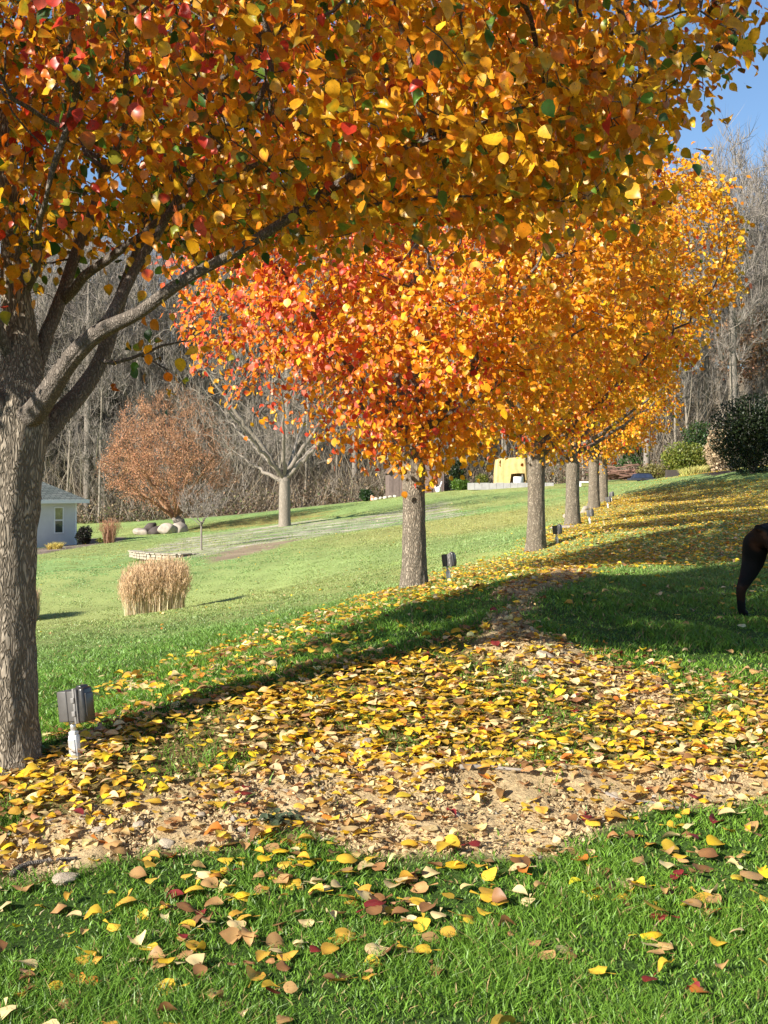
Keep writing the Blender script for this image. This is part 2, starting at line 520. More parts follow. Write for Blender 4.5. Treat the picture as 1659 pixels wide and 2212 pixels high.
def scatter(temps, pos, Rm, scale, colr, which=None, col2=None):
    VV, TT, QQ, CC = [], [], [], []
    off = 0
    if which is None: which = rng.integers(0, len(temps), len(pos))
    for k, (V, T, Q) in enumerate(temps):
        s = which == k
        n = int(s.sum())
        if not n: continue
        W = np.einsum('nij,kj->nki', Rm[s], V) * scale[s][:, None, None] + pos[s][:, None, :]
        VV.append(W.reshape(-1, 3))
        o = off + np.arange(n)[:, None, None] * len(V)
        if len(T): TT.append((T[None] + o).reshape(-1, 3))
        if len(Q): QQ.append((Q[None] + o).reshape(-1, 4))
        if col2 is None: CC.append(np.repeat(colr[s], len(V), axis=0))
        else:
            wv = np.clip(.9 * V[:, 1] ** 2 + 1.1 * np.abs(V[:, 0]) - .15, 0, 1)[None, :, None]
            CC.append((colr[s][:, None] * (1 - wv) + col2[s][:, None] * wv).reshape(-1, 3))
        off += n * len(V)
    return np.concatenate(VV), [np.concatenate(TT) if TT else np.zeros((0, 3), int), np.concatenate(QQ) if QQ else np.zeros((0, 4), int)], np.concatenate(CC)

LEAFT = [leaf_template(f, c, wd, True, tw, i) for i, (f, c, wd, tw) in enumerate([(.2, .3, .88, .2), (.4, .5, .80, -.3), (.1, .2, .94, .1), (.3, .8, .84, .5), (.2, -.3, .90, -.2), (.55, .4, .74, .3), (.8, .6, .7, -.6), (.3, 1.1, .72, .9), (.15, .1, 1.0, 0)])]
FALLT = [fine_leaf(f, c, wd, cr, 20 + i, cu) for i, (f, c, wd, cr, cu) in enumerate([(.10, .25, .98, .04, .1), (.22, .5, .92, .06, .1), (.04, .12, 1.02, .03, 0), (-.2, .5, .97, .05, -.2), (.35, .3, .88, .07, .2), (-.1, -.35, 1.0, .045, -.15), (.6, .5, .80, .09, .3), (-.15, .25, .97, .10, .35)])]
SMALLT = [small_template(.3), small_template(.7), small_template(-.3)]

def pick(n, pal, wts, seed=None, var=.14):
    pal = np.array(pal); wts = np.array(wts, float); wts /= wts.sum()
    k = rng.choice(len(pal), n, p=wts)
    return pal[k] * (1 + rng.normal(size=(n, 1)) * var) * (1 + rng.normal(size=(n, 3)) * .05), k

Y1, Y2, OR, OR2, RD, PK, GR, DG, OL = (.74, .37, .012), (.82, .48, .025), (.76, .25, .010), (.72, .17, .010), (.56, .045, .022), (.66, .11, .06), (.13, .26, .03), (.045, .11, .018), (.36, .33, .03)

# ------------------------------------------------------------------ trees
def colonize(attr_p, pos, par, step, infl, kill, iters, up=.05, jit=.12, seed=1):
    r = np.random.default_rng(seed)
    pos = list(map(np.asarray, pos)); par = list(par)
    A = attr_p.copy()
    nd = np.full(len(A), 1e9); ni = np.zeros(len(A), int)
    start = 0
    for it in range(iters):
        new = np.array(pos[start:])
        if len(new) == 0: break
        for c0 in range(0, len(new), 400):
            blk = new[c0:c0 + 400]
            D = np.linalg.norm(A[:, None] - blk[None], axis=2)
            j = D.argmin(1); dm = D[np.arange(len(A)), j]
            b = dm < nd
            nd[b] = dm[b]; ni[b] = start + c0 + j[b]
        start = len(pos)
        keep = nd > kill
        A, nd, ni = A[keep], nd[keep], ni[keep]
        if not len(A): break
        act = nd < infl
        if not act.any():
            act = nd < nd.min() + step * 2
        un, inv = np.unique(ni[act], return_inverse=True)
        base = np.array([pos[k] for k in un])
        dirs = A[act] - np.array([pos[k] for k in ni[act]])
        dirs /= np.linalg.norm(dirs, axis=1)[:, None] + 1e-9
        acc = np.zeros((len(un), 3)); np.add.at(acc, inv, dirs)
        acc /= np.linalg.norm(acc, axis=1)[:, None] + 1e-9
        acc += r.normal(size=acc.shape) * jit; acc[:, 2] += up
        acc /= np.linalg.norm(acc, axis=1)[:, None] + 1e-9
        for k, b0, dv in zip(un, base, acc):
            pos.append(b0 + dv * step); par.append(int(k))
    return np.array(pos), np.array(par)

def tree_radii(pos, par, rtip, rroot, rmin=None, rootcount=None):
    n = len(pos)
    nch = np.bincount(par[par >= 0], minlength=n)
    tips = int((nch == 0).sum())
    e = math.log(max(tips, 2)) / math.log(rroot / rtip)
    acc = np.zeros(n)
    for i in range(n - 1, -1, -1):
        if nch[i] == 0: acc[i] = 1.0
        if par[i] >= 0: acc[par[i]] += acc[i]
    return rtip * acc ** (1 / e), nch

def tree_mesh(pos, par, rad, trunk_until=None, bark=0.0, minr=0.0, maxsides=14):
    """returns (V,Q) for trunk chain and (V,Q) for branches"""
    n = len(pos)
    kids = [[] for _ in range(n)]
    for i in range(n):
        if par[i] >= 0: kids[par[i]].append(i)
    tr, br = [], []
    stack = [(0, None)]
    while stack:
        s, p = stack.pop()
        ch = [p] if p is not None else []
        c = s
        first = (s == 0)
        while True:
            ch.append(c)
            k = kids[c]
            if not k: break
            k = sorted(k, key=lambda q: -rad[q])
            for q in k[1:]: stack.append((q, c))
            c = k[0]
        pts = pos[ch]; rr = rad[ch].copy()
        if p is not None: rr[0] = min(rad[p], rad[s] * 1.25)
        if len(ch) < 2 or rr.max() < minr: continue
        rm = rr.max()
        sides = 3 if rm < .008 else 4 if rm < .02 else 7 if rm < .05 else maxsides
        (tr if first else br).append((pts, rr, sides))
    return tr, br

def merge_tubes(lst, bark=0.0, seed=0):
    VV, QQ, off = [], [], 0
    for pts, rr, n in lst:
        if bark and rr.max() > .06:
            L = np.r_[0, np.cumsum(np.linalg.norm(np.diff(pts, axis=0), axis=1))]
            s = np.linspace(0, L[-1], max(int(L[-1] / .025), 4))
            pts = np.stack([np.interp(s, L, pts[:, k]) for k in range(3)], 1); rr = np.interp(s, L, rr)
            k = 9
            if len(pts) > k * 2:
                ker = np.ones(k) / k
                pp = np.pad(pts, ((k // 2, k // 2), (0, 0)), 'edge')
                sp = np.stack([np.convolve(pp[:, q], ker, 'valid') for q in range(3)], 1)
                pts = sp
                rr = np.convolve(np.pad(rr, k // 2, 'edge'), ker, 'valid')
            n = 44
            V, Q = tube_arrays(pts, rr, n)
            ctr = np.repeat(pts, n, 0); dr = V - ctr
            dn = dr / (np.linalg.norm(dr, axis=1)[:, None] + 1e-9)
            a = np.tile(np.arange(n) / n * 2 * np.pi, len(pts))
            q = np.c_[np.cos(a) * 4.2, np.sin(a) * 4.2, V[:, 2] * 5.0]
            ridge = 1 - np.abs(snoise(q, 2.2, seed, 2)) * 2.2
            big = snoise(np.c_[np.cos(a), np.sin(a), V[:, 2] * 1.6], 1.4, seed + 5)
            V = V + dn * (bark * np.clip(ridge, -1, 1) + bark * .8 * big)[:, None] * np.clip(np.repeat(rr, n) / .1, .2, 1)[:, None]
        else:
            V, Q = tube_arrays(pts, rr, n)
        VV.append(V); QQ.append(Q + off); off += len(V)
    return np.concatenate(VV), np.concatenate(QQ)

def envelope(n, base, H0, H1, Rm, seed, pw=.75, ex=.8, ax=(1, 1)):
    r = np.random.default_rng(seed)
    u = r.uniform(0, 1, n * 3)
    rr = np.sin(np.pi * np.clip(u, 0, 1) ** pw) ** ex
    keep = r.uniform(0, 1, n * 3) < rr ** 1.6
    u, rr = u[keep][:n], rr[keep][:n]
    a = r.uniform(0, 2 * np.pi, len(u))
    q = r.uniform(0, 1, len(u)) ** .42
    lump = 1 + .24 * snoise(np.c_[np.cos(a), np.sin(a), u * 3], 2.4, seed)
    rad = Rm * rr * q * lump
    return np.c_[base[0] + rad * np.cos(a) * ax[0], base[1] + rad * np.sin(a) * ax[1], base[2] + H0 + (H1 - H0) * u]

def pear_leaves(pos, rad, nch, thr, per, jit, size, ctr, palfun, temps, seed, droop=.55, sunw=.55, rn=.55, clump=True):
    r = np.random.default_rng(seed)
    idx = np.where(rad < thr)[0]
    reps = r.poisson(per, len(idx))
    idx = np.repeat(idx, reps)
    if clump:
        idx = idx[r.uniform(size=len(idx)) < np.clip(.72 + .75 * snoise(pos[idx], 2.6, seed + 40), .08, 1)]
    n = len(idx)
    p = pos[idx] + r.normal(size=(n, 3)) * jit
    out = p - ctr; out /= np.linalg.norm(out, axis=1)[:, None] + 1e-9
    nrm = out * .5 + SUNV * sunw + np.array([0, 0, .3]) + r.normal(size=(n, 3)) * rn
    tip = out * .35 + np.array([0, 0, -droop]) + r.normal(size=(n, 3)) * .55
    Rm = frames(tip, nrm)
    sc = size * np.clip(r.normal(1, .28, n), .4, 1.75)
    c = palfun(p, out, n, r)
    c2 = np.where(r.uniform(size=(n, 1)) < .45, palfun(p, out, n, r), c)
    return scatter(temps, p, Rm, sc, c, r.integers(0, len(temps), n), c2), p

def pal_mix(n, r, W, pal):
    """W (n,k) weights"""
    cs = np.cumsum(W / W.sum(1)[:, None], axis=1)
    k = (r.uniform(size=(n, 1)) > cs).sum(1).clip(0, len(pal) - 1)
    c = np.array(pal)[k]
    return np.clip(c * (1 + r.normal(size=(n, 1)) * .15) * (1 + r.normal(size=(n, 3)) * .06), .004, .95)

TRUNKS = np.array([P(14, 1650, 3.4), P(895, 1274, 8.2), P(1158, 1187, 12.3), P(1237, 1133, 17.4), P(1283, 1097, 22.0), P(1303, 1086, 25.5)])
SHD = np.array([math.sin(SUN_AZ), math.cos(SUN_AZ)]); SHP = np.array([math.cos(SUN_AZ), -math.sin(SUN_AZ)])
def trunks_lit(A, hmax=1.32, lat=.36):
    ok = np.ones(len(A), bool)
    for b in TRUNKS:
        rel = A - b
        s_ = -(rel[:, :2] @ SHD); l_ = rel[:, :2] @ SHP
        h_ = rel[:, 2] - s_ * math.tan(SUN_EL)
        ok &= ~((s_ > .25) & (np.abs(l_) < lat) & (h_ < hmax) & (h_ > -.3))
    return ok
def resample_line(pts, step):
    pts = np.array(pts, float)
    L = np.r_[0, np.cumsum(np.linalg.norm(np.diff(pts[:, :3], axis=0), axis=1))]
    s = np.linspace(0, L[-1], max(int(L[-1] / step) + 1, 2))
    return np.stack([np.interp(s, L, pts[:, k]) for k in range(pts.shape[1])], 1)

def finish_tree(name, pos, par, rad, nch, leafdata, base, label, group, barkm, leafm, bark=.0, cat="tree", seed=0):
    e = empty(name, base)
    tr, br = tree_mesh(pos - base, par, rad)
    V, Q = merge_tubes(tr, bark, seed)
    link("trunk", make_mesh("trunk", V, [Q]), barkm[0], e)
    V, Q = merge_tubes(br, bark * .6, seed + 1)
    link("branches", make_mesh("branches", V, [Q]), barkm[1], e)
    if leafdata is not None:
        V, Fs, C = leafdata
        link("crown", make_mesh("crown", V - base, Fs, C), leafm, e)
    tag(e, label, cat, group)
    return e

ROWG = "row of autumn pear trees along the slope"
# ---- first (near) pear tree, limbs follow what the photo shows
def near_tree():
    b_ = P(14, 1650, 3.4); base = np.array([b_[0], b_[1], hz([b_[:2]])[0]])
    limbs = [
        [(13, 1690, 3.4, .175), (13, 1640, 3.4, .150), (13, 1590, 3.4, .136), (12, 1500, 3.4, .128), (12, 1300, 3.4, .123), (14, 1150, 3.4, .126), (22, 1000, 3.4, .132), (34, 930, 3.4, .135), (44, 870, 3.4, .11), (48, 800, 3.42, .082), (40, 700, 3.45, .066), (30, 580, 3.45, .052), (20, 420, 3.4, .038), (10, 200, 3.4, .025)],
        [(60, 910, 3.36, .062), (95, 862, 3.30, .055), (140, 790, 3.25, .046), (190, 730, 3.2, .043), (235, 692, 3.17, .038), (290, 676, 3.12, .029), (340, 640, 3.08, .027), (395, 602, 3.05, .026), (450, 572, 3.0, .024), (530, 532, 2.95, .022), (640, 456, 2.9, .020), (740, 380, 2.88, .019), (829, 332, 2.86, .018), (930, 283, 2.84, .016), (1029, 246, 2.82, .013), (1150, 205, 2.8, .010), (1280, 150, 2.8, .008), (1430, 105, 2.8, .006)],
        [(222, 705, 3.18, .034), (245, 672, 3.2, .030), (268, 630, 3.25, .027), (310, 560, 3.3, .024), (370, 470, 3.3, .02), (450, 360, 3.3, .015), (560, 250, 3.2, .01)],
        [(70, 965, 3.48, .065), (112, 912, 3.53, .055), (165, 862, 3.58, .046), (203, 803, 3.6, .042), (226, 735, 3.62, .038), (255, 650, 3.66, .034), (290, 560, 3.7, .028), (345, 440, 3.7, .02), (420, 300, 3.7, .014)],
        [(52, 880, 3.42, .06), (75, 800, 3.46, .05), (100, 725, 3.5, .044), (128, 655, 3.55, .040), (168, 540, 3.6, .032), (210, 410, 3.6, .022), (280, 250, 3.5, .014)],
        [(128, 655, 3.55, .034), (190, 590, 3.45, .03), (260, 540, 3.4, .026), (350, 470, 3.3, .02), (470, 400, 3.1, .015), (600, 330, 3.0, .01)],
        [(30, 930, 3.38, .06), (-10, 862, 3.33, .05), (-70, 800, 3.3, .042), (-150, 700, 3.2, .034), (-260, 560, 3.1, .024), (-400, 400, 3.0, .014)],
        [(20, 760, 3.4, .045), (-20, 660, 3.3, .036), (-60, 540, 3.1, .028), (-80, 400, 2.9, .02)],
        [(60, 620, 3.45, .03), (90, 560, 3.2, .022), (100, 490, 3.0, .016), (120, 400, 2.8, .01)],
        [(222, 780, 3.58, .014), (250, 784, 3.5, .012), (320, 754, 3.4, .010), (358, 737, 3.35, .008), (412, 728, 3.3, .005)],
        [(300, 765, 3.43, .008), (330, 778, 3.4, .007), (378, 809, 3.35, .005), (404, 838, 3.32, .004)],
        [(640, 456, 2.9, .012), (760, 450, 2.85, .009), (880, 440, 2.8, .007), (1000, 430, 2.8, .006), (1130, 425, 2.8, .005), (1260, 440, 2.8, .004)],
        [(930, 283, 2.84, .012), (1040, 300, 2.8, .009), (1150, 320, 2.78, .007), (1290, 300, 2.78, .005), (1400, 240, 2.78, .004)],
        [(1280, 150, 2.8, .007), (1400, 60, 2.8, .006), (1500, 20, 2.8, .005), (1590, 70, 2.8, .004)],
    ]
    pos, par, rmin = [], [], []
    for li, L in enumerate(limbs):
        q = resample_line([[*P(a, b, c), r_] for a, b, c, r_ in L], .07)
        if li:
            wob = np.cumsum(rng.normal(size=(len(q), 3)) * .004, axis=0); wob[0] = 0
            q[:, :3] += wob
        for k, row in enumerate(q):
            if k == 0:
                if li == 0: par.append(-1)
                else:
                    dd = np.linalg.norm(np.array(pos) - row[:3], axis=1)
                    par.append(int(dd.argmin()))
            else: par.append(len(pos) - 1)
            pos.append(row[:3]); rmin.append(row[3] * (1.0 if li == 0 else .74))
    nseed = len(pos)
    # crown volume
    r = np.random.default_rng(5)
    n = 90000
    A = r.normal(size=(n, 3)); A /= np.linalg.norm(A, axis=1)[:, None]
    A *= (r.uniform(0, 1, n) ** .40)[:, None]
    A = A * np.array([3.4, 3.3, 2.9]) + np.array([-1.2, 5.0, 4.25])
    px = A[:, 0] / A[:, 1] * F + CX; py = HY - (A[:, 2] - CAMZ) / A[:, 1] * F
    cx = [-900, -200, 0, 60, 130, 200, 300, 400, 500, 600, 700, 740, 800, 900, 1000, 1100, 1200, 1300, 1380, 1440, 1480, 1540, 1600, 1640, 1660, 3000]
    cy = [640, 690, 650, 610, 550, 520, 530, 550, 550, 530, 520, 545, 510, 470, 500, 465, 490, 470, 400, 290, 235, 215, 170, 90, -200, -4000]
    ok = (py < np.interp(px, cx, cy)) & ((A[:, 1] > 3.6) | ((py < -260) & (A[:, 1] > 1.3)))
    far_ok = np.where(px > 1000, A[:, 1] < 6.6, True)
    ok &= far_ok
    # keep the crown out of where its shadow must not fall
    tt = (A[:, 2] - .45) / math.tan(SUN_EL)
    rel = A[:, :2] + tt[:, None] * np.array([math.sin(SUN_AZ), math.cos(SUN_AZ)]) - base[:2]
    al = rel @ np.array([math.sin(SUN_AZ), math.cos(SUN_AZ)]); pr = rel @ np.array([math.cos(SUN_AZ), -math.sin(SUN_AZ)])
    ok &= (-pr < np.interp(al, [1, 1.7, 2.8, 4.1, 5.5, 7, 9, 12], [.25, .6, 1.05, 1.5, 1.8, 2.1, 2.5, 2.9]))
    ok &= (pr < np.interp(al, [1, 2.6, 3.6, 4.2, 5.2, 8], [.12, .2, .55, 1.9, 3.0, 4.5]))
    ok &= trunks_lit(A, 1.45, .34)
    ok &= snoise(A, 2.6, 77) > -.95
    A = A[ok]
    vis = (A[:, 2] - CAMZ) / A[:, 1] < .50
    A = np.concatenate([A[vis][:5200], A[~vis][:1900]])
    p2, q2 = colonize(A, pos, par, .075, .65, .13, 90, .02, .25, 3)
    rad, nch = tree_radii(p2, q2, .0022, .10)
    rad[:nseed] = np.maximum(np.minimum(rad[:nseed], np.array(rmin) * 1.15), rmin)
    rad[nseed:] = np.minimum(rad[nseed:], .012)
    ctr = np.array([-1.3, 5.3, 3.9])
    def pf(p, out, n, r):
        px = p[:, 0] / p[:, 1] * F + CX; py = HY - (p[:, 2] - CAMZ) / p[:, 1] * F
        lft = sm(-p[:, 0], -.3, 1.1); hi = sm(p[:, 2], 2.5, 3.3); rt = sm(p[:, 0], .3, 1.5)
        nz = snoise(p, 2.3, 61); n2 = snoise(p, 1.5, 62)
        front = sm(-p[:, 1], -4.9, -3.9)
        W = np.stack([np.full(n, .85), np.full(n, .45) + .2 * rt, .42 + .4 * rt * hi + .3 * lft, .12 + .40 * lft * front + .12 * rt * hi, (.02 + .24 * lft * front + .07 * rt * hi) * (1 + nz), (.015 + .2 * lft * front) * (1 + nz),
                      (.20 + .34 * lft * front) * np.clip(.8 + n2, 0.1, 2), (.16 + .2 * lft) * np.clip(.8 + n2, .1, 2), .10 + .1 * lft], 1)
        return pal_mix(n, r, np.clip(W, .001, None), [Y1, Y2, OR, OR2, RD, PK, GR, DG, OL])
    thr_mask = rad.copy()
    thr_mask[:nseed] = np.where(np.array(rmin) < .0075, rad[:nseed], 1)
    # bare inner wood: no leaves low between the limbs
    ppx = p2[:, 0] / p2[:, 1] * F + CX; ppy = HY - (p2[:, 2] - CAMZ) / p2[:, 1] * F
    low = (ppy > np.interp(ppx, cx, cy) + 25)
    seedE = np.zeros(len(p2), bool); seedE[:nseed] = np.array(rmin) < .0105
    thr_mask[low & ~seedE] = 1
    (V, Fs, C), lp = pear_leaves(p2, thr_mask, nch, .0085, 11.5, .075, .043, ctr, pf, LEAFT, 9, .6, .5, .62)
    finish_tree("pear_tree", p2, q2, rad, nch, (V, Fs, C), base, "nearest pear tree, trunk cut by the left edge, branches and gold leaves overhead", ROWG, (M['bark'], M['twig_limb']), M['leaf'], .011)
    print("near tree nodes", len(p2), "leaves", len(lp))
near_tree()

def row_tree(px, py, d, rt, fork, H, Rm, natt, seed, label, redness, per, size, ax=(1, 1), step=.13, temps=LEAFT, h0c=1.15, lean=0.0):
    b = P(px, py, d); base = np.array([b[0], b[1], hz([b[:2]])[0]])
    r = np.random.default_rng(seed)
    line = [[*(base + (0, 0, -.08)), rt * 1.45], [*(base + (0, 0, .06)), rt * 1.2], [*(base + (0, 0, .3)), rt * 1.05], [*(base + (lean * .5, 0, fork * .6)), rt * .95], [*(base + (lean, 0, fork)), rt * 1.0], [*(base + (lean * 1.3, 0, fork * 1.5)), rt * .62], [*(base + (lean, .1, H * .55)), rt * .35], [*(base + (lean, 0, H * .85)), rt * .12]]
    q = resample_line(line, .12)
    pos = [x[:3] for x in q]; par = [-1] + list(range(len(q) - 1)); rmin = [x[3] for x in q]
    ni = 8
    for k in range(ni):
        a = k / ni * 6.283 + r.uniform(-.3, .3)
        hh = fork + r.uniform(-.12, .45)
        s0 = base + np.array([lean, 0, hh]); L = Rm * r.uniform(.55, .8)
        rise = r.uniform(.55, 1.1)
        dirv = np.array([math.cos(a) * ax[0], math.sin(a) * ax[1], 0])
        ln = [[*(s0 + dirv * L * t + np.array([0, 0, rise * L * t ** 1.15])), rt * .40 * (1 - .8 * t)] for t in np.linspace(0, 1, 6)]
        qq = resample_line(ln, .12)
        st = len(pos)
        for m, row in enumerate(qq):
            par.append(int(np.linalg.norm(np.array(pos[:len(q)]) - row[:3], axis=1).argmin()) if m == 0 else len(pos) - 1)
            pos.append(row[:3] + r.normal(size=3) * .012); rmin.append(row[3])
    nseed = len(pos)
    A = envelope(natt, base, h0c, H, Rm, seed, ax=ax)
    A = A[trunks_lit(A)]
    A = A[snoise(A, 2.1, seed + 9) > -.55]
    p2, q2 = colonize(A, pos, par, step, .8, .2, 70, .03, .25, seed)
    rad, nch = tree_radii(p2, q2, .003, rt * .9)
    rad[:nseed] = np.minimum(np.maximum(rad[:nseed], rmin), np.array(rmin) * 1.1)
    rad[nseed:] = np.minimum(rad[nseed:], .018)
    ctr = base + np.array([0, 0, H * .45])
    def pf(p, out, n, r):
        sunny = sm(out @ SUNV, -.2, .8)
        nz = snoise(p, 1.4, seed + 60); n2 = snoise(p, 3.1, seed + 70)
        red = redness * np.clip(.62 + .9 * nz + .3 * n2 - .30 * (p[:, 0] - ctr[0]), 0, 2.2) * (.45 + sunny)
        W = np.stack([np.full(n, .9), np.full(n, .5), .45 + .5 * redness + 0 * nz, .08 + .6 * red, .55 * red ** 1.3, .4 * red ** 1.3, .02 + 0 * nz, .015 + 0 * nz, .02 + 0 * nz], 1)
        return np.clip(pal_mix(n, r, np.clip(W, .001, None), [(.86, .44, .016), (.90, .55, .03), (.88, .33, .014), (.82, .20, .014), (.70, .075, .035), (.80, .20, .12), GR, DG, OL]), 0, .95)
    thr = rad.copy(); thr[:nseed] = 1
    (V, Fs, C), lp = pear_leaves(p2, thr, nch, .0105, per, .085, size, ctr, pf, temps, seed + 3, .55, 1.1, .48)
    finish_tree("pear_tree", p2, q2, rad, nch, (V, Fs, C), base, label, ROWG, (M['bark'], M['twig_limb']), M['leaf'], .006, seed=seed)
    print("row tree", px, len(p2), len(lp), base)

row_tree(895, 1274, 8.2, .118, 1.42, 7.4, 2.55, 4800, 21, "second pear tree of the row, the reddest crown, pale trunk left of an outlet box", 1.9, 14, .060, h0c=1.12)
row_tree(1158, 1187, 12.3, .135, 1.45, 9.4, 2.7, 4200, 22, "third pear tree of the row, forked trunk between the second and fourth trees, golden crown", .75, 13, .062)
row_tree(1237, 1133, 17.4, .15, 1.3, 9.8, 2.85, 3200, 23, "fourth pear tree of the row, short trunk with a flat stone at its foot", .5, 10.5, .068, temps=SMALLT + LEAFT[:2])
row_tree(1283, 1097, 22.0, .15, 1.5, 8.3, 2.8, 2300, 24, "fifth pear tree of the row, slim trunk with a small boulder at its foot", .5, 10.5, .075, temps=SMALLT, step=.16)
row_tree(1303, 1086, 25.5, .15, 1.5, 8.3, 2.8, 2200, 25, "farthest pear tree of the row, trunk just behind the fifth", .5, 10.5, .08, temps=SMALLT, step=.16)

# ------------------------------------------------------------------ fallen leaves, grass, soil
FP = [(.80, .53, .05), (.86, .68, .33), (.70, .42, .06), (.55, .33, .13), (.30, .15, .06), (.24, .03, .03), (.70, .24, .04), (.88, .60, .03)]
FN = ["yellow", "pale cream", "golden", "tan", "brown", "dark red", "orange", "bright yellow"]
def in_frame(xy, m=0.0):
    d = xy[:, 1]; t = xy[:, 0] / np.maximum(d, .1)
    return (np.abs(t) < HW + m) & (d > 3.0)

def leaf_density(xy):
    dirt, rib = covers(xy)
    hv = sm(sdist(xy, Z_HEAVY) + .12 * snoise(xy, 4, 71), -.45, .22)
    stp = sm(sdist(xy, Z_STRIP) + .2 * snoise(xy, 1.6, 72), -.5, .3)
    shd = sm(sdist(xy, Z_SHADE), -.1, .3)
    d = xy[:, 1]
    up = sm(xy[:, 0] - (.62 + (d - 12.5) * .275), -.6, .8) * (d > 10.5)
    n1 = np.clip(.5 + .9 * snoise(xy, 3.2, 73), .05, 2)
    fg = (d < 5.0) * 112 * np.clip(.5 + 1.0 * snoise(xy, 3.4, 74, 2) + (d - 3.1) * .6, .14, 2.4)
    lawn = np.where(d < 14, 7, 2.2) * sm(-xy[:, 0] + (d - 5.2) * .27 - 1.33, 2.5, .3) + .6
    v = np.maximum.reduce([fg, lawn, 230 * stp, 90 * up * np.clip(.55 + .9 * snoise(xy, 1.1, 79), .12, 1.6) * np.clip(1.2 - d / 68, 0, 1) * (d < 55)])
    v = v * (1 - .80 * shd) + 12 * shd * n1
    v = np.maximum(v, 900 * hv * np.clip(.62 + .5 * n1 + .3 * snoise(xy, 6, 76), .15, 1.4))
    v = np.maximum(v, 400 * dirt * np.clip(.7 - .45 * xy[:, 0], .22, 1.3) * n1)
    v = np.maximum(v, 190 * rib * n1)
    return v

def fallen():
    acc = []
    for (d0, d1, cap) in [(2.4, 4.4, 1200), (4.4, 8.2, 1200), (8.2, 15, 420), (15, 30, 320), (30, 54, 230), (54, 76, 12)]:
        xm = max(1.05 * d1 * .42, 2.4)
        n = int((d1 - d0) * 2 * xm * cap)
        xy = np.c_[rng.uniform(-xm, xm, n), rng.uniform(d0, d1, n)]
        xy = xy[np.abs(xy[:, 0]) < .42 * xy[:, 1] + .9]
        xy = xy[rng.uniform(0, cap, len(xy)) < leaf_density(xy)]
        acc.append(xy)
    xy = np.concatenate(acc); n = len(xy)
    dirt, rib = covers(xy); soil = np.maximum(dirt, rib)
    hv = sm(sdist(xy, Z_HEAVY), -.05, .15)
    z = hz(xy) + np.where(soil > .5, rng.uniform(.014, .030, n), rng.uniform(.012, .030, n)) + hv * (1 - soil) * rng.uniform(0, .02, n)
    nrm = np.c_[rng.normal(size=(n, 2)) * (.17 + .10 * (soil < .5) * (hv < .5))[:, None], np.ones(n)]
    a = rng.uniform(0, 6.283, n)
    Rm = frames(np.c_[np.cos(a), np.sin(a), rng.normal(size=n) * .12], nrm)
    Rm_pos = np.c_[xy, z]
    sc = (.045 + .009 * (xy[:, 1] < 4.6)) * np.clip(rng.normal(1, .26, n), .4, 1.6)
    far = xy[:, 1] > 7.2
    W = np.array([.34, .27, .12, .08, .04, .010, .015, .15])
    Wg = np.array([.23, .18, .10, .25, .16, .03, .02, .08])
    Wd = np.array([.20, .18, .18, .24, .09, .03, .02, .06])
    Wn = np.where((hv > .5)[:, None], W, np.where((soil > .5)[:, None], Wd, Wg))
    Wn = np.where(((xy[:, 1] > 7.5))[:, None], np.array([.36, .16, .24, .12, .05, .0, .03, .08]), Wn)
    cs = np.cumsum(Wn / Wn.sum(1)[:, None], 1)
    k = (rng.uniform(size=(n, 1)) > cs).sum(1).clip(0, 7)
    c = np.clip(np.array(FP)[k] * (1 + rng.normal(size=(n, 1)) * .13) * (1 + rng.normal(size=(n, 3)) * .06), .01, .95)
    c = c * (1 - .0 * far[:, None])
    # individuals: the ones that show largest
    fr = in_frame(xy, .01)
    score = np.where(fr, sc / xy[:, 1], 0)
    ind = np.argsort(-score)[:290]
    isind = np.zeros(n, bool); isind[ind] = True
    base_meshes = {}
    which = rng.integers(0, len(FALLT), n)
    shapes = ["gently curled", "folded", "flat", "domed", "half-folded", "arched", "rolled", "cupped"]
    for i in ind:
        key = (int(which[i]), int(k[i]), int(rng.integers(0, 2)))
        if key not in base_meshes:
            V, T, Q = FALLT[key[0]]
            V = V.copy(); V[:, 2] += (.03 if key[1] not in (3, 4) else .09) * (snoise(V, 5, key[0] + 10 * key[2]) + .5 * snoise(V, 10, key[0]))
            cc = np.array(FP[key[1]]) * (1.06 if key[2] else .9)
            wv = np.clip(.9 * V[:, 1] ** 2 + 1.1 * np.abs(V[:, 0]) - .15, 0, 1)[:, None] * (.8 if (key[0] + key[1] + key[2]) % 2 else .15)
            me = make_mesh("fallen_leaf", V - np.array([0, .5, 0]), [T, Q], cc[None] * (1 - wv) + cc[None] * np.array([.6, .45, .45]) * wv)
            me.materials.append(M['fallen'])
            base_meshes[key] = me
        o = bpy.data.objects.new("fallen_leaf", base_meshes[key])
        mm = Matrix(Rm[i].tolist()).to_4x4()
        o.matrix_world = Matrix.Translation(Rm_pos[i] + Rm[i] @ np.array([0, .5 * sc[i], 0])) @ mm @ Matrix.Scale(float(sc[i]), 4)
        col.objects.link(o)
        where = "on the bare tan soil" if soil[i] > .5 else "in the leaf carpet behind the soil" if hv[i] > .5 else "on the green grass in front"
        tag(o, f"{shapes[key[0]]} {FN[key[1]]} fallen pear leaf lying {where}", "leaf", "fallen pear leaves in the foreground")
    near = ~isind & ~far
    edge_c = np.where(rng.uniform(size=(n, 1)) < .25, c * np.array([.7, .55, .5]), c)
    parts = [scatter(FALLT, Rm_pos[near], Rm[near], sc[near], c[near], which[near], edge_c[near])]
    fm = ~isind & far
    parts.append(scatter(SMALLT, Rm_pos[fm], Rm[fm], sc[fm] * 1.05, c[fm]))
    V0, F0, C0 = parts[0]; V1, F1, C1 = parts[1]
    me = make_mesh("fallen_leaves", np.r_[V0, V1], [F0[0], F0[1], F1[0] + len(V0)], np.r_[C0, C1])
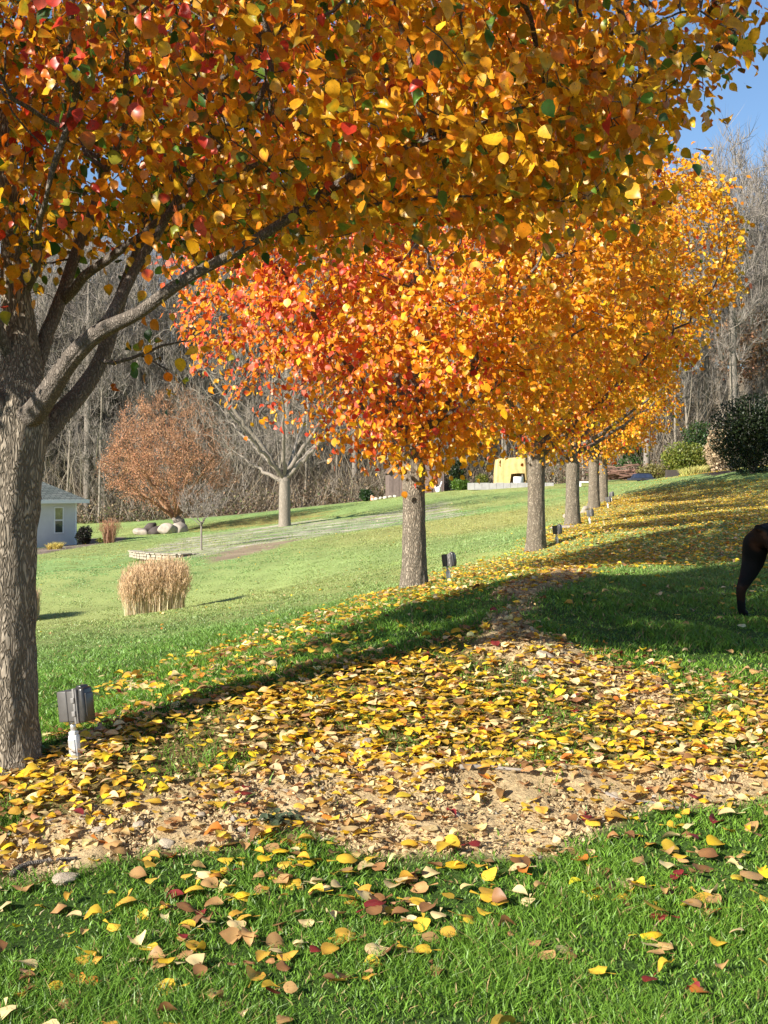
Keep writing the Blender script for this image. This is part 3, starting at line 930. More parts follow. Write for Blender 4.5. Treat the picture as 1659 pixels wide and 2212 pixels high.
    o = link("fallen_leaves", me, M['fallen'])
    tag(o, "carpet of yellow and tan fallen pear leaves over slope and soil", "leaves", None, "stuff")
    print("fallen", n)
fallen()

def leaf_scraps():
    n = 90000
    xy = np.c_[rng.uniform(-2.4, 3.2, n), rng.uniform(3.2, 9.5, n)]
    dirt, rib = covers(xy)
    hv = sm(sdist(xy, Z_HEAVY), -.4, .15)
    keep = rng.uniform(size=n) < np.maximum(np.maximum(dirt, rib * .8) * np.clip(.45 + .6 * snoise(xy, 4, 95) - .18 * xy[:, 0], .08, 1), hv * .55)
    xy = xy[keep][:26000]; n = len(xy)
    z = hz(xy) + rng.uniform(.006, .020, n)
    a = rng.uniform(0, 6.283, n)
    Rm = frames(np.c_[np.cos(a), np.sin(a), rng.normal(size=n) * .25], np.c_[rng.normal(size=(n, 2)) * .35, np.ones(n)])
    k = rng.integers(0, 5, n)
    c = np.array([(.46, .29, .12), (.32, .18, .08), (.62, .45, .18), (.24, .13, .06), (.66, .52, .27)])[k] * (1 + .18 * rng.normal(size=(n, 1)))
    V, Fs, C = scatter(SMALLT, np.c_[xy, z], Rm, rng.uniform(.008, .026, n), np.clip(c, .01, .9))
    tag(link("leaf_scraps", make_mesh("leaf_scraps", V, Fs, C), M['fallen']), "small brown and tan leaf scraps over the soil", "leaf litter", None, "stuff")
leaf_scraps()

def grass():
    acc = []
    edges = np.geomspace(2.2, 78, 44)
    for a, b in zip(edges[:-1], edges[1:]):
        m = (a + b) / 2
        dens = 24000 * (3 / max(m, 3)) ** 1.75
        xm = .42 * b + 1.0
        acc.append(np.c_[rng.uniform(-xm, xm, int((b - a) * 2 * xm * dens)), np.zeros(int((b - a) * 2 * xm * dens))])
        acc[-1][:, 1] = rng.uniform(a, b, len(acc[-1]))
    xy = np.concatenate(acc)
    n = len(xy)
    dirt, rib = covers(xy)
    soil = np.maximum(dirt, rib)
    hv = sm(sdist(xy, Z_HEAVY) + .12 * snoise(xy, 5, 81), -.12, .15)
    pr = (1 - .985 * soil) * (1 - .62 * hv)
    for Zp in (Z_BARE, Z_MULCH1, Z_MULCH2):
        pr *= 1 - .93 * sm(sdist(xy, Zp) + .3 * snoise(xy, 2, 85), -.3, .3)
    pr *= 1 - .75 * sm(sdist(xy, Z_GRAVEL) + .3 * snoise(xy, 2, 85), -.3, .3) * np.clip(.6 + .8 * snoise(xy, 3.1, 46), 0, 1)
    tuft = snoise(xy, 5.5, 82, 2)
    pr *= np.clip(.8 + .5 * tuft, .38, 1)
    keep = rng.uniform(size=n) < pr
    xy, tuft = xy[keep], tuft[keep]; n = len(xy); d = xy[:, 1]
    z = hz(xy) - .004
    wd = .0018 * (np.maximum(d, 3) / 3) ** .75 * rng.uniform(.7, 1.5, n)
    h = (.023 + .016 * np.clip(tuft, -.6, 1.2)) * rng.uniform(.5, 1.7, n) * (1 - .35 * sm(d, 8, 24))
    a = rng.uniform(0, 6.283, n); lean = rng.uniform(.2, 1.5, n) * h
    la = rng.uniform(0, 6.283, n)
    side = np.c_[np.cos(a), np.sin(a), np.zeros(n)] * wd[:, None]
    ln = np.c_[np.cos(la), np.sin(la), np.zeros(n)] * lean[:, None]
    b0 = np.c_[xy, z]; up = np.c_[np.zeros((n, 2)), h]
    V = np.stack([b0 - side, b0 + side, b0 - side * .8 + up * .55 + ln * .3, b0 + side * .8 + up * .55 + ln * .3, b0 + up + ln], 1)
    o5 = np.arange(n)[:, None] * 5
    Q = o5 + np.array([[0, 1, 3, 2]]); T = o5 + np.array([[2, 3, 4]])
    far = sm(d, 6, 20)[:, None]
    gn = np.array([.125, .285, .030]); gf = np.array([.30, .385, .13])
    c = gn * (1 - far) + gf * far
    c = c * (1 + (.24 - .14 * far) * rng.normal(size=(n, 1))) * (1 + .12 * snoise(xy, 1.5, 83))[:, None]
    yl = rng.uniform(size=n) < .05
    c[yl] = np.array([.36, .30, .13]) * (1 + .2 * rng.normal(size=(yl.sum(), 1)))
    c[:, 0] *= 1 + .25 * np.clip(snoise(xy, .3, 84), -1, 1)
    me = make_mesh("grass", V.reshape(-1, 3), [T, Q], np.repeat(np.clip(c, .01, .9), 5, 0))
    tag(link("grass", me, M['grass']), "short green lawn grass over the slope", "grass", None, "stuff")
    print("grass", n)
grass()

def soil_bits():
    import bmesh
    bm = bmesh.new(); bmesh.ops.create_icosphere(bm, subdivisions=1, radius=1.0)
    V0 = np.array([v.co[:] for v in bm.verts]); bm.verts.index_update()
    T0 = np.array([[v.index for v in f.verts] for f in bm.faces]); bm.free()
    temps = []
    for s in range(6):
        r = np.random.default_rng(s)
        temps.append((V0 * (1 + .28 * r.normal(size=(len(V0), 1))) * r.uniform(.6, 1.2, 3), T0, np.zeros((0, 4), int)))
    n = 520000
    xy = np.c_[rng.uniform(-2.4, 3.2, n), rng.uniform(3.6, 9.5, n)]
    dirt, rib = covers(xy)
    soil = np.maximum(dirt, rib)
    cl = np.clip(.5 + .8 * snoise(xy, 5, 91, 2), .04, 1)
    xy = xy[rng.uniform(size=n) < soil * cl]
    xy = xy[:46000]; n = len(xy)
    sz = np.clip(rng.lognormal(-5.8, .66, n), .0015, .020)
    sz[:260] = rng.uniform(.010, .022, 260)
    zz = hz(xy) + sz * .12
    Rm = frames(rng.normal(size=(n, 3)), rng.normal(size=(n, 3)))
    c = np.array([.42, .315, .175]) * (1 + .2 * rng.normal(size=(n, 1)))
    gr = rng.uniform(size=n) < .04
    c[gr] = np.array([.30, .265, .21]) * (1 + .2 * rng.normal(size=(gr.sum(), 1)))
    V, Fs, C = scatter(temps, np.c_[xy, zz], Rm, sz, np.clip(c, .03, .8))
    tag(link("soil_clods", make_mesh("soil_clods", V, Fs, C, smooth=False), M['soil']), "crumbled tan soil clods and grit along the dug strip", "soil", None, "stuff")
soil_bits()

def stones():
    meshes = []
    for s in range(7):
        b = MB().rock((0, 0, 0), (1, .8, .5), seed=200 + s, sub=2, rough=.12)
        me = bpy.data.meshes.new("stone"); me.from_pydata(b.v, [], b.f); me.update()
        me.materials.append(M['stone']); meshes.append(me)
    spots = [(785, 1612, .075, "broad flat grey stone among yellow leaves behind the soil strip"), (660, 1625, .055, "grey-brown stone left of the broad flat stone"),
             (395, 1735, .04, "rounded grey stone in the gravelly left part of the soil strip"), (140, 1905, .075, "pale block-like stone at the front edge of the soil"),
             (1330, 1730, .04, "rounded grey stone beside the long stick"), (360, 1830, .05, None), (210, 1800, .045, None), (300, 1790, .05, None), (110, 1785, .04, None),
             (180, 1775, .038, None), (430, 1770, .045, None), (520, 1800, .04, None), (560, 1830, .035, None), (620, 1720, .04, None), (470, 1720, .04, None),
             (1090, 1610, .05, None), (990, 1640, .05, None), (1230, 1630, .045, None), (1180, 1425, .08, None), (1290, 1450, .05, None), (1150, 1470, .05, None),
             (60, 1830, .045, None), (30, 1795, .035, None), (700, 1800, .03, None), (850, 1760, .028, None), (920, 1800, .026, None)]
    for i, (px, py, s, lb) in enumerate(spots):
        g = G(px, py)
        o = bpy.data.objects.new("stone", meshes[i % 7])
        o.location = g + np.array([0, 0, s * .12]); o.scale = (s * .8, s * .8, s * .75)
        o.rotation_euler = (rng.normal() * .15, rng.normal() * .15, rng.uniform(0, 6.28))
        col.objects.link(o)
        tag(o, lb or "small tan stone half sunk in the dug soil", "stone", "stones in the dug soil")
    for pts, lb in [([(1300, 1722), (1340, 1738), (1400, 1748), (1470, 1757)], "long grey root-like stick at the front of the soil strip"),
                ([(990, 1668), (1060, 1664), (1130, 1668)], "thin grey stick lying along the back of the soil strip"),
                ([(20, 1905), (50, 1885), (110, 1868), (170, 1862)], "dark crooked stick at the front left of the soil")]:
        q = np.array([G(*p) + np.array([0, 0, .012]) for p in pts])
        q = resample_line(q, .03); q[:, 2] += .006 * snoise(q, 20, 7); q[:, :2] += .008 * np.c_[snoise(q, 15, 8), snoise(q, 15, 9)]
        s = MB().tube(q, np.linspace(.011, .005, len(q)), 7).build("stick", M['twig_limb'] if 'dark' in lb else M['twig'], None, True)
        tag(s, lb, "stick", "sticks in the dug soil")
stones()

def weed(px, py, n, size, colr, label, name="weed"):
    g = G(px, py)
    a = rng.uniform(0, 6.283, n); rad = rng.uniform(0, size, n)
    p = np.c_[g[0] + rad * np.cos(a), g[1] + rad * np.sin(a), np.full(n, g[2] + .012)] + np.c_[np.zeros((n, 2)), rng.uniform(0, .03, n)]
    tip = np.c_[np.cos(a), np.sin(a), rng.uniform(-.1, .5, n)]
    V, Fs, C = scatter(LEAFT, p, frames(tip, np.c_[rng.normal(size=(n, 2)) * .3, np.ones(n)]), rng.uniform(.02, .045, n), np.array(colr) * (1 + .2 * rng.normal(size=(n, 1))))
    tag(link(name, make_mesh(name, V - g, Fs, np.clip(C, .01, 1)), M['leaf'], None, g), label, "plant")
weed(600, 1785, 60, .07, (.12, .16, .09), "low grey-green weed rosette growing in the bare soil")
weed(70, 1640, 60, .06, (.10, .22, .04), "small bright green sprouts at the foot of the nearest trunk")

# ------------------------------------------------------------------ outlet boxes beside the trees
M['box'] = m_simple("grey_plastic", (.085, .080, .075), .5, 0, .15, 40, 0, .5)
M['box_dark'] = m_simple("dark_cover", (.035, .033, .032), .28, 0, .4, 30, 0, .6)
M['flange'] = m_simple("weathered_flange", (.20, .19, .18), .5, 0, .2, 40, 0, .5)
M['alu'] = m_simple("grey_conduit", (.60, .60, .60), .35, .55, .12, 60, 0, .5)
M['pvc'] = m_simple("pale_conduit_body", (.74, .74, .74), .4, .1, .08, 60, 0, .5)
def outlet_box():
    r = empty("outlet_box")
    t = Euler((0, R(-7), 0))
    T = t.to_matrix()
    def at(x, y, z): return tuple(T @ Vector((x, y, z)))
    b = MB().box(at(.0, 0, .047), (.042, .034, .13), t, 1, .010).box(at(0, 0, .118), (.032, .030, .016), t, 1, .004)
    b.build("conduit_body", M['pvc'], r, True)
    cov = MB().box(at(-.002, -.0185, .05), (.034, .004, .085), t, 1, .0015).build("conduit_cover", M['alu'], r)
    p = MB().tube([at(0, 0, .12), at(0, 0, .172)], .0125, 14).tube([at(0, 0, .157), at(0, 0, .172)], .017, 14)
    p.build("pipe", M['alu'], r, True)
    b = MB().box(at(-.016, 0, .236), (.050, .076, .132), t, 1, .005).box(at(.027, 0, .236), (.034, .074, .130), t, 1, .004)
    b.build("box_body", M['box'], r, True)
    f = MB().box(at(.050, 0, .236), (.012, .086, .152), t, 1, .004).box(at(.047, -.044, .262), (.018, .010, .022), t, 1, .002).box(at(.047, -.044, .205), (.018, .010, .022), t, 1, .002)
    f.build("hinge_flange", M['flange'], r, True)
    c = MB().box(at(.078, .001, .238), (.040, .078, .150), t, .86, .012).box(at(.068, 0, .312), (.030, .05, .02), t, 1, .006).box(at(.100, 0, .238), (.008, .05, .10), t, 1, .003)
    co = c.build("bubble_cover", M['box_dark'], r, True)
    MB().box(at(.064, 0, .236), (.005, .088, .145), t, 1, .002).build("cover_rim", M['flange'], co, True)
    return r
OB = [(165, 1636, 3.4, 1.0, "nearest outlet box, grey with dark bubble cover, by the nearest trunk"), (970, 1256, 8.3, .98, "second outlet box, right of the second pear tree"),
      (1204, 1173, 12.4, .98, "third outlet box, right of the forked third trunk"), (1275, 1131, 17.2, 1.05, "fourth outlet box, behind the flat pale stone"),
      (1314, 1092, 21.5, 1.05, "fifth outlet box, right of the fifth trunk"), (1321, 1079, 25.2, 1.05, "farthest and smallest outlet box of the row")]
proto = outlet_box()
for i, (px, py, d, s, lb) in enumerate(OB):
    g = gp(px, py, d)
    o = proto if i == 0 else copy_thing(proto, g)
    o.location = g - np.array([0, 0, .012]); o.rotation_euler = (0, 0, R(-24 + (0, 4, -8, 6, 10, -5)[i])); o.scale = (s, s, s)
    tag(o, lb, "outlet box", "outlet boxes along the tree row")

for px, py, d, s, nm, lb in [(1225, 1128, 16.6, (.34, .22, .05), "flat_stone", "flat pale stone slab lying before the fourth pear tree"), (1262, 1105, 21.2, (.17, .13, .12), "boulder", "small rounded boulder between the fifth trunk and the fifth outlet box"),
                             (1228, 1122, 20.5, (.16, .12, .10), "boulder", "small pinkish rock left of the fourth outlet box")]:
    g = gp(px, py, d)
    tag(MB().rock((0, 0, s[2] * .4), s, seed=int(px), sub=3).build(nm, M['boulder'], None, True, g), lb, "rock")

# ------------------------------------------------------------------ dog
def dog():
    root = empty("dog", gp(1658, 1345, 5.3), R(-50))
    N = {'pel': (0, 0, .595, .115), 'loin': (0, .20, .585, .108), 'belly': (0, .34, .55, .125), 'chest': (0, .52, .53, .155), 'with': (0, .64, .59, .12), 'neck': (0, .80, .72, .085), 'poll': (0, .92, .82, .085),
         'brow': (0, .99, .825, .07), 'muz': (0, 1.07, .795, .046), 'nose': (0, 1.135, .785, .034), 'tail': (0, -.10, .62, .04), 'tail2': (0, -.13, .615, .024)}
    E = [('pel', 'loin'), ('loin', 'belly'), ('belly', 'chest'), ('chest', 'with'), ('with', 'neck'), ('neck', 'poll'), ('poll', 'brow'), ('brow', 'muz'), ('muz', 'nose'), ('pel', 'tail'), ('tail', 'tail2')]
    for s, k in ((-1, 'l'), (1, 'r')):
        dx = -.03 if k == 'l' else .02
        N.update({'hip' + k: (s * .085, -.03, .52, .105), 'sti' + k: (s * .115 + dx * .4, .04, .39, .088), 'gas' + k: (s * .115 + dx * .7, -.03, .285, .055), 'hoc' + k: (s * .115 + dx, -.095, .195, .036), 'shk' + k: (s * .115 + dx, -.088, .10, .029), 'pas' + k: (s * .115 + dx * 1.1, -.075, .04, .030), 'paw' + k: (s * .115 + dx * 1.1, -.02, .026, .033),
                  'sho' + k: (s * .09, .58, .45, .08), 'elb' + k: (s * .11, .53, .33, .05), 'wri' + k: (s * .11, .55, .17, .032), 'fet' + k: (s * .11, .555, .05, .028), 'fpw' + k: (s * .11, .61, .027, .033),
                  'ear' + k: (s * .065, .90, .885, .03), 'ert' + k: (s * .105, .915, .84, .018)})
        E += [('pel', 'hip' + k), ('hip' + k, 'sti' + k), ('sti' + k, 'gas' + k), ('gas' + k, 'hoc' + k), ('hoc' + k, 'shk' + k), ('shk' + k, 'pas' + k), ('pas' + k, 'paw' + k),
              ('with', 'sho' + k), ('sho' + k, 'elb' + k), ('elb' + k, 'wri' + k), ('wri' + k, 'fet' + k), ('fet' + k, 'fpw' + k), ('poll', 'ear' + k), ('ear' + k, 'ert' + k)]
    keys = list(N)
    me = bpy.data.meshes.new("dog_skeleton")
    me.from_pydata([N[k][:3] for k in keys], [(keys.index(a), keys.index(b)) for a, b in E], [])
    tmp = bpy.data.objects.new("dog_skeleton", me); col.objects.link(tmp)
    sk = tmp.modifiers.new("skin", 'SKIN'); sk.branch_smoothing = .6
    for k, v in zip(keys, me.skin_vertices[0].data):
        v.radius = (N[k][3], N[k][3]); v.use_root = (k == 'pel')
    ss = tmp.modifiers.new("sub", 'SUBSURF'); ss.levels = ss.render_levels = 2
    bpy.context.view_layer.update()
    dg = bpy.context.evaluated_depsgraph_get()
    m2 = bpy.data.meshes.new_from_object(tmp.evaluated_get(dg))
    bpy.data.objects.remove(tmp)
    n = len(m2.vertices); V = np.empty(n * 3); m2.vertices.foreach_get("co", V); V = V.reshape(-1, 3)
    tan = np.array([.030, .014, .008]); blk = np.array([.010, .009, .009])
    legs = (V[:, 2] < .26) & ((V[:, 1] < .0) | (V[:, 1] > .4)) & (snoise(V, 18, 1) * .02 + V[:, 2] < .24)
    rump = (np.linalg.norm((V - np.array([0, -.10, .52])) * np.array([1, .8, .8]), axis=1) < .075)
    inner = (np.abs(V[:, 0]) < .09) & (V[:, 1] < .02) & (V[:, 2] < .48) & (V[:, 2] > .25)
    mz = (V[:, 1] > 1.03) & (V[:, 2] < .80)
    c = np.where((legs | rump | mz)[:, None], tan, blk)
    stripe = legs & (V[:, 1] > -.12) & (V[:, 1] < .0) & (V[:, 2] < .12)
    c[stripe] = blk
    a = m2.attributes.new("Col", 'FLOAT_COLOR', 'POINT')
    a.data.foreach_set("color", np.c_[c, np.ones(n)].astype(np.float32).ravel())
    m2.polygons.foreach_set("use_smooth", [True] * len(m2.polygons))
    m2.materials.clear()
    link("dog_body", m2, m_col("short_coat", .7, .12, 160, .5, .35, .004), root)
    tag(root, "black and tan dog in the shade, rear towards us, cut by the edge", "dog")
    eyes = MB()
    for s in (-1, 1): eyes.rock((s * .045, 1.03, .855), (.011, .011, .011), 1, 2, 0)
    eyes.build("eyes", M['box_dark'], root, True)
dog()

# ------------------------------------------------------------------ things on the lawn
def blades_clump(name, base, nst, rx, ry, h, colr, label, cat="ornamental grass", rz=0, plume=True, lean=.12, wd=.006, hv=.2):
    e = empty(name, base, rz)
    def mk(n, hh, w0, bend, cl, rr=1.0):
        u = rng.uniform(-1, 1, n); v = rng.uniform(-1, 1, n)
        p = np.c_[u * rx * rr, v * ry * rr, np.zeros(n)]
        k = np.maximum(np.abs(u), np.abs(v)) > .97
        u = np.sign(u) * np.abs(u) ** 1.25; p[:, 0] = u * rx * rr + rng.normal(size=n) * rx * .07; p[:, 1] += rng.normal(size=n) * ry * .08
        h_ = hh * rng.normal(1, hv * .5, n).clip(.4, 1.3) * (1 - .22 * np.maximum(np.abs(u), np.abs(v)) ** 4)
        out = np.c_[u, v, np.zeros(n)] * bend + rng.normal(size=(n, 3)) * [bend * .7, bend * .7, 0]
        a = rng.uniform(0, 6.283, n)
        s = np.c_[np.cos(a), np.sin(a), np.zeros(n)] * (w0 * rng.uniform(.6, 1.4, n))[:, None]
        up = np.c_[np.zeros((n, 2)), h_]
        o = out * h_[:, None]
        Vx = np.stack([p - s, p + s, p - s + up * .5 + o * .3, p + s + up * .5 + o * .3, p + up + o], 1)
        o5 = np.arange(n)[:, None] * 5
        c = np.array(cl) * (1 + .18 * rng.normal(size=(n, 1))) * (1 + .05 * rng.normal(size=(n, 3)))
        return Vx.reshape(-1, 3), [o5 + np.array([[2, 3, 4]]), o5 + np.array([[0, 1, 3, 2]])], np.repeat(np.clip(c, .01, .9), 5, 0)
    V, Fs, C = mk(nst, h * .9, wd, lean, colr)
    Vx = hz(V[:, :2] @ np.array([[math.cos(rz), math.sin(rz)], [-math.sin(rz), math.cos(rz)]]) + base[:2]) - base[2]
    V[:, 2] += Vx
    link("stems", make_mesh("stems", V, Fs, C), M['dry'], e)
    if plume:
        n = int(nst * .8)
        V2, F2, C2 = mk(n, h * 1.0, wd * .35, lean, tuple(min(1, x * 1.1) for x in colr))
        V2 = V2.reshape(n, 5, 3)
        tip = V2[:, 4]; k = 9
        q = np.repeat(tip, k, 0) + np.c_[rng.normal(size=(n * k, 2)) * .012, rng.uniform(-.30, .0, n * k) * h]
        Rm = frames(np.c_[rng.normal(size=(n * k, 2)) * .35, np.ones(n * k)], rng.normal(size=(n * k, 3)))
        Vp, Fp, Cp = scatter([(SMALLT[0][0] * np.array([.11, 1, .4]), SMALLT[0][1], SMALLT[0][2])], q, Rm, rng.uniform(.05, .11, n * k) * np.sqrt(h), np.repeat((np.array(colr) * np.array([1.15, 1.0, .95]))[None], n * k, 0) * (1 + .15 * rng.normal(size=(n * k, 1))))
        Vp[:, 2] += hz(Vp[:, :2] @ np.array([[math.cos(rz), math.sin(rz)], [-math.sin(rz), math.cos(rz)]]) + base[:2]) - base[2]
        link("plumes", make_mesh("plumes", Vp, Fp, np.clip(Cp, .01, .95)), M['dry'], e)
    return tag(e, label, cat)
TAN = (.62, .52, .335)
blades_clump("ornamental_grass", gp(334, 1333, 15.2), 5600, .50, .36, .88, TAN, "block of tall dry tan ornamental grass standing on the left lawn", rz=R(14), lean=.10, wd=.0038, hv=.30)
blades_clump("ornamental_grass", gp(40, 1325, 16), 900, .33, .33, .6, (.66, .54, .38), "dry tan grass clump mostly hidden behind the nearest trunk", rz=0, lean=.06)
blades_clump("grass_tuft", gp(237, 1172, 36), 260, .22, .22, 1.0, (.42, .25, .16), "thin reddish brown grass tuft right of the white shed", rz=0, lean=.2, wd=.012)
blades_clump("grass_tuft", gp(118, 1183, 34.4), 240, .28, .22, .34, (.62, .50, .14), "low yellow grass tuft before the white shed wall", rz=0, lean=.5, wd=.012, plume=False)
blades_clump("grass_tuft", gp(1500, 1026, 38.5), 400, .55, .4, .45, (.55, .50, .16), "low yellow-green grass tuft on the dark mulch mound", rz=0, lean=.6, wd=.015, plume=False)

# ------------------------------------------------------------------ shrubs
def shrub(name, base, rx, ry, h, n, lsize, pal, label, cat="shrub", seed=0, z0=.0, stemr=.02, nst=14, spray=0.0, solid=.45, mat=None):
    r = np.random.default_rng(seed)
    e = empty(name, base)
    dv = r.normal(size=(n, 3)); dv /= np.linalg.norm(dv, axis=1)[:, None]
    q = r.uniform(0, 1, n) ** solid
    lump = 1 + .20 * snoise(dv, 2.6, seed) + .12 * snoise(dv, 6, seed + 1)
    p = dv * (q * lump)[:, None] * np.array([rx, ry, h * .5]) + np.array([0, 0, z0 + h * .5])
    p = p[p[:, 2] > .03]
    n = len(p)
    out = p - np.array([0, 0, h * .3]); out /= np.linalg.norm(out, axis=1)[:, None] + 1e-6
    Rm = frames(out * .8 + np.array([0, 0, spray]) + r.normal(size=(n, 3)) * .6, out + r.normal(size=(n, 3)) * .7 + SUNV * .2)
    k = r.integers(0, len(pal), n)
    c = np.array(pal)[k] * (1 + .2 * r.normal(size=(n, 1)))
    V, Fs, C = scatter(SMALLT, p, Rm, lsize * r.uniform(.6, 1.4, n), np.clip(c, .004, .9))
    st = []
    for i in range(nst):
        a = r.uniform(0, 6.283); L = r.uniform(.5, .95)
        tip = np.array([math.cos(a) * rx * L * .8, math.sin(a) * ry * L * .8, z0 + h * r.uniform(.5, .95)])
        ln = resample_line([(0.05 * math.cos(a), .05 * math.sin(a), -.05), tip * np.array([.35, .35, .45]), tip], .2)
        st.append((ln, np.linspace(stemr, stemr * .3, len(ln)), 5))
    Vs, Qs = merge_tubes(st)
    link("stems", make_mesh("stems", Vs, [Qs]), M['twig_limb'], e)
    link("foliage", make_mesh("foliage", V, Fs, C), mat or M['leaf'], e)
    return tag(e, label, cat)
DKG = [(.020, .035, .012), (.03, .05, .015), (.015, .022, .010)]
EVG = [(.03, .075, .02), (.05, .11, .025), (.02, .05, .015)]
YGR = [(.20, .24, .04), (.28, .28, .05), (.13, .17, .03)]
shrub("dark_bush", gp(1625, 1021, 28), 1.25, 1.2, 2.75, 15000, .075, DKG, "big dark evergreen bush at the right edge of the lawn", seed=301, spray=.5, solid=.5, nst=40, stemr=.03)
shrub("dark_bush", gp(181, 1172, 37.2), .40, .5, .85, 2200, .07, [(.03, .022, .02), (.02, .03, .015)], "small dark clipped bush at the white shed corner", seed=302)
shrub("low_plant", gp(226, 1168, 36.5), .3, .3, .25, 300, .08, YGR, "bright green low plant between the dark clipped bush and reddish tuft", cat="plant", seed=303, nst=4)
shrub("round_shrub", gp(793, 1083, 50), .45, .45, .75, 2000, .08, EVG, "small round evergreen left of the second trunk", seed=304)
shrub("evergreen_shrub", gp(985, 1060, 50.5), .55, .5, 1.9, 2600, .10, [(.02, .04, .015), (.03, .055, .015)], "tall dark evergreen shrub right of the brown shed", seed=305)
shrub("green_shrub", gp(996, 1060, 49), .55, .5, .75, 2200, .09, [(.14, .24, .03), (.10, .19, .03)], "bright green low shrub left of the white block wall", seed=306)
shrub("yellow_shrub", gp(1043, 1056, 50.5), .45, .4, .95, 1000, .09, YGR, "yellowish shrub behind the left end of the white block wall", seed=307)
shrub("yellow_shrub", gp(1490, 1028, 44), 1.7, 1.2, 1.9, 6000, .11, YGR, "wide yellow-green shrub before the wood, left of the mulch mound", seed=308)
shrub("green_shrub", gp(1508, 1020, 47), .9, .9, 3.0, 3500, .11, EVG + [(.09, .12, .03)], "green shrub rising behind the wide yellow-green shrub", seed=309)
shrub("yellow_shrub", gp(1410, 1036, 46.5), .9, .7, .9, 1500, .09, [(.26, .24, .07), (.30, .26, .09)], "low straw-yellow scrub left of the wide yellow-green shrub", seed=310)
shrub("tan_bush", gp(1555, 1016, 43), .8, .8, 2.6, 3500, .12, [(.50, .38, .24), (.42, .31, .19)], "pale tan dry bush behind the mulch mound", seed=311, mat=M['dry'])

# ------------------------------------------------------------------ boulders, retaining wall, beds
for px, py, d, s, lb in [(305, 1141, 43, (.62, .45, .30), "pinkish boulder at the left end of the boulder group"), (336, 1147, 42.5, (.60, .5, .34), "blue-grey boulder in the shade of the dark one"), (324, 1140, 43.4, (.50, .4, .46), "dark upright boulder with painted-in shadow, behind the blue-grey one"),
                     (362, 1153, 42, (.62, .45, .36), "pale broad boulder before the rusty tree"), (386, 1150, 42.2, (.55, .45, .40), "pale yellowish boulder against the rusty tree trunk")]:
    m = M['boulder'] if 'dark' not in lb else m_simple("boulder_painted_shadow", (.07, .055, .05), .9, 0, .3, 4, .4)  # shadow among the boulders is painted in as a darker stone colour
    tag(MB().rock((0, 0, s[2] * .45), s, seed=int(px * 3), sub=3).build("boulder", m, None, True, gp(px, py, d)), lb, "boulder", "boulders by the rusty tree")
def stone_wall():
    pts = [(285, 1206), (300, 1210), (325, 1213), (355, 1216), (385, 1219), (410, 1219), (440, 1216)]
    g = np.array([gp(a, b, d) for (a, b), d in zip(pts, [26.8, 26.2, 25.7, 25.4, 25.3, 25.6, 26.4])])
    q = resample_line(g, .26)
    root = empty("retaining_wall", q[len(q) // 2]); o = q[len(q) // 2]
    mt = m_simple("pale_wall_stone", (.36, .31, .235), .9, 0, .3, 9, .5)
    low = MB(); capm = MB()
    for i in range(len(q) - 1):
        mid = (q[i] + q[i + 1]) / 2 - o; t = q[i + 1] - q[i]
        rot = Euler((0, 0, math.atan2(t[1], t[0]) + rng.normal() * .05))
        fall = 1 - max(0, (i - len(q) * .65) / (len(q) * .35)) * .8
        for c in range(2):
            low.box((mid[0], mid[1], .02 + c * .085 * fall + rng.normal() * .006), (.235 + rng.normal() * .015, .2, .078 * fall), rot, 1, .012)
        capm.box((mid[0], mid[1] + .02, .165 * fall + .02 + rng.normal() * .004), (.25, .3, .045), rot, 1, .012)
    low.build("wall_stones", mt, root); capm.build("cap_stones", mt, root)
    tag(root, "low curved stone retaining wall at the tip of the gravel bed", "wall")
stone_wall()

# ------------------------------------------------------------------ white shed
M['siding'] = m_simple("pale_siding", (.62, .62, .62), .7, 0, .05, 3, 0, .3)
M['white'] = m_simple("white_trim", (.80, .80, .80), .5, 0, .04, 20, 0, .4)
def m_shingle():
    m, n, l, b = mat_new("green_shingles")
    br = n.new("ShaderNodeTexBrick"); v = coords(n, l, (1, 1, 1), "UV")
    br.inputs["Scale"].default_value = 1.0
    br.inputs["Color1"].default_value = (.13, .15, .13, 1); br.inputs["Color2"].default_value = (.21, .225, .20, 1); br.inputs["Mortar"].default_value = (.05, .06, .055, 1)
    br.inputs["Brick Width"].default_value = .3; br.inputs["Row Height"].default_value = .14; br.inputs["Mortar Size"].default_value = .018
    l.new(coords(n, l), br.inputs["Vector"])
    f = noise(n, l, 30, 4)
    l.new(mixcol(n, l, br.outputs[0], ramp(n, l, f, [(.3, .7), (.7, 1.2)]), .7, 'MULTIPLY'), b.inputs["Base Color"])
    b.inputs["Roughness"].default_value = .9
    return m
M['shingle'] = m_shingle()
M['glass'] = m_simple("window_glass", (.05, .06, .05), .06, 0, .3, 3, 0, .8)
M['mulch'] = m_simple("brown_boards", (.17, .125, .11), .85, 0, .2, 6, .2)
def window(parent, cx, cz, wd, ht, y):
    fr = MB()
    t = .05
    fr.box((cx, y - .012, cz + ht / 2 - t / 2), (wd, .05, t)).box((cx, y - .012, cz - ht / 2 + t / 2), (wd, .05, t))
    fr.box((cx - wd / 2 + t / 2, y - .012, cz), (t, .05, ht - 2 * t)).box((cx + wd / 2 - t / 2, y - .012, cz), (t, .05, ht - 2 * t))
    fr.box((cx, y - .016, cz), (wd - 2 * t, .04, t))
    wo = fr.build("window", M['white'], parent)
    iw = wd - 2 * t
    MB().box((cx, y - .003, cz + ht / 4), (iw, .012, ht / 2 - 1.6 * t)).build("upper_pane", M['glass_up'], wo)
    MB().box((cx, y + .003, cz - ht / 4), (iw, .012, ht / 2 - 1.6 * t)).build("lower_pane", M['glass'], wo)
M['glass_up'] = m_simple("painted_reflection_glass", (.26, .27, .12), .08, 0, .35, 5, 0, .8)  # bright greenish reflection painted into the upper pane's base colour
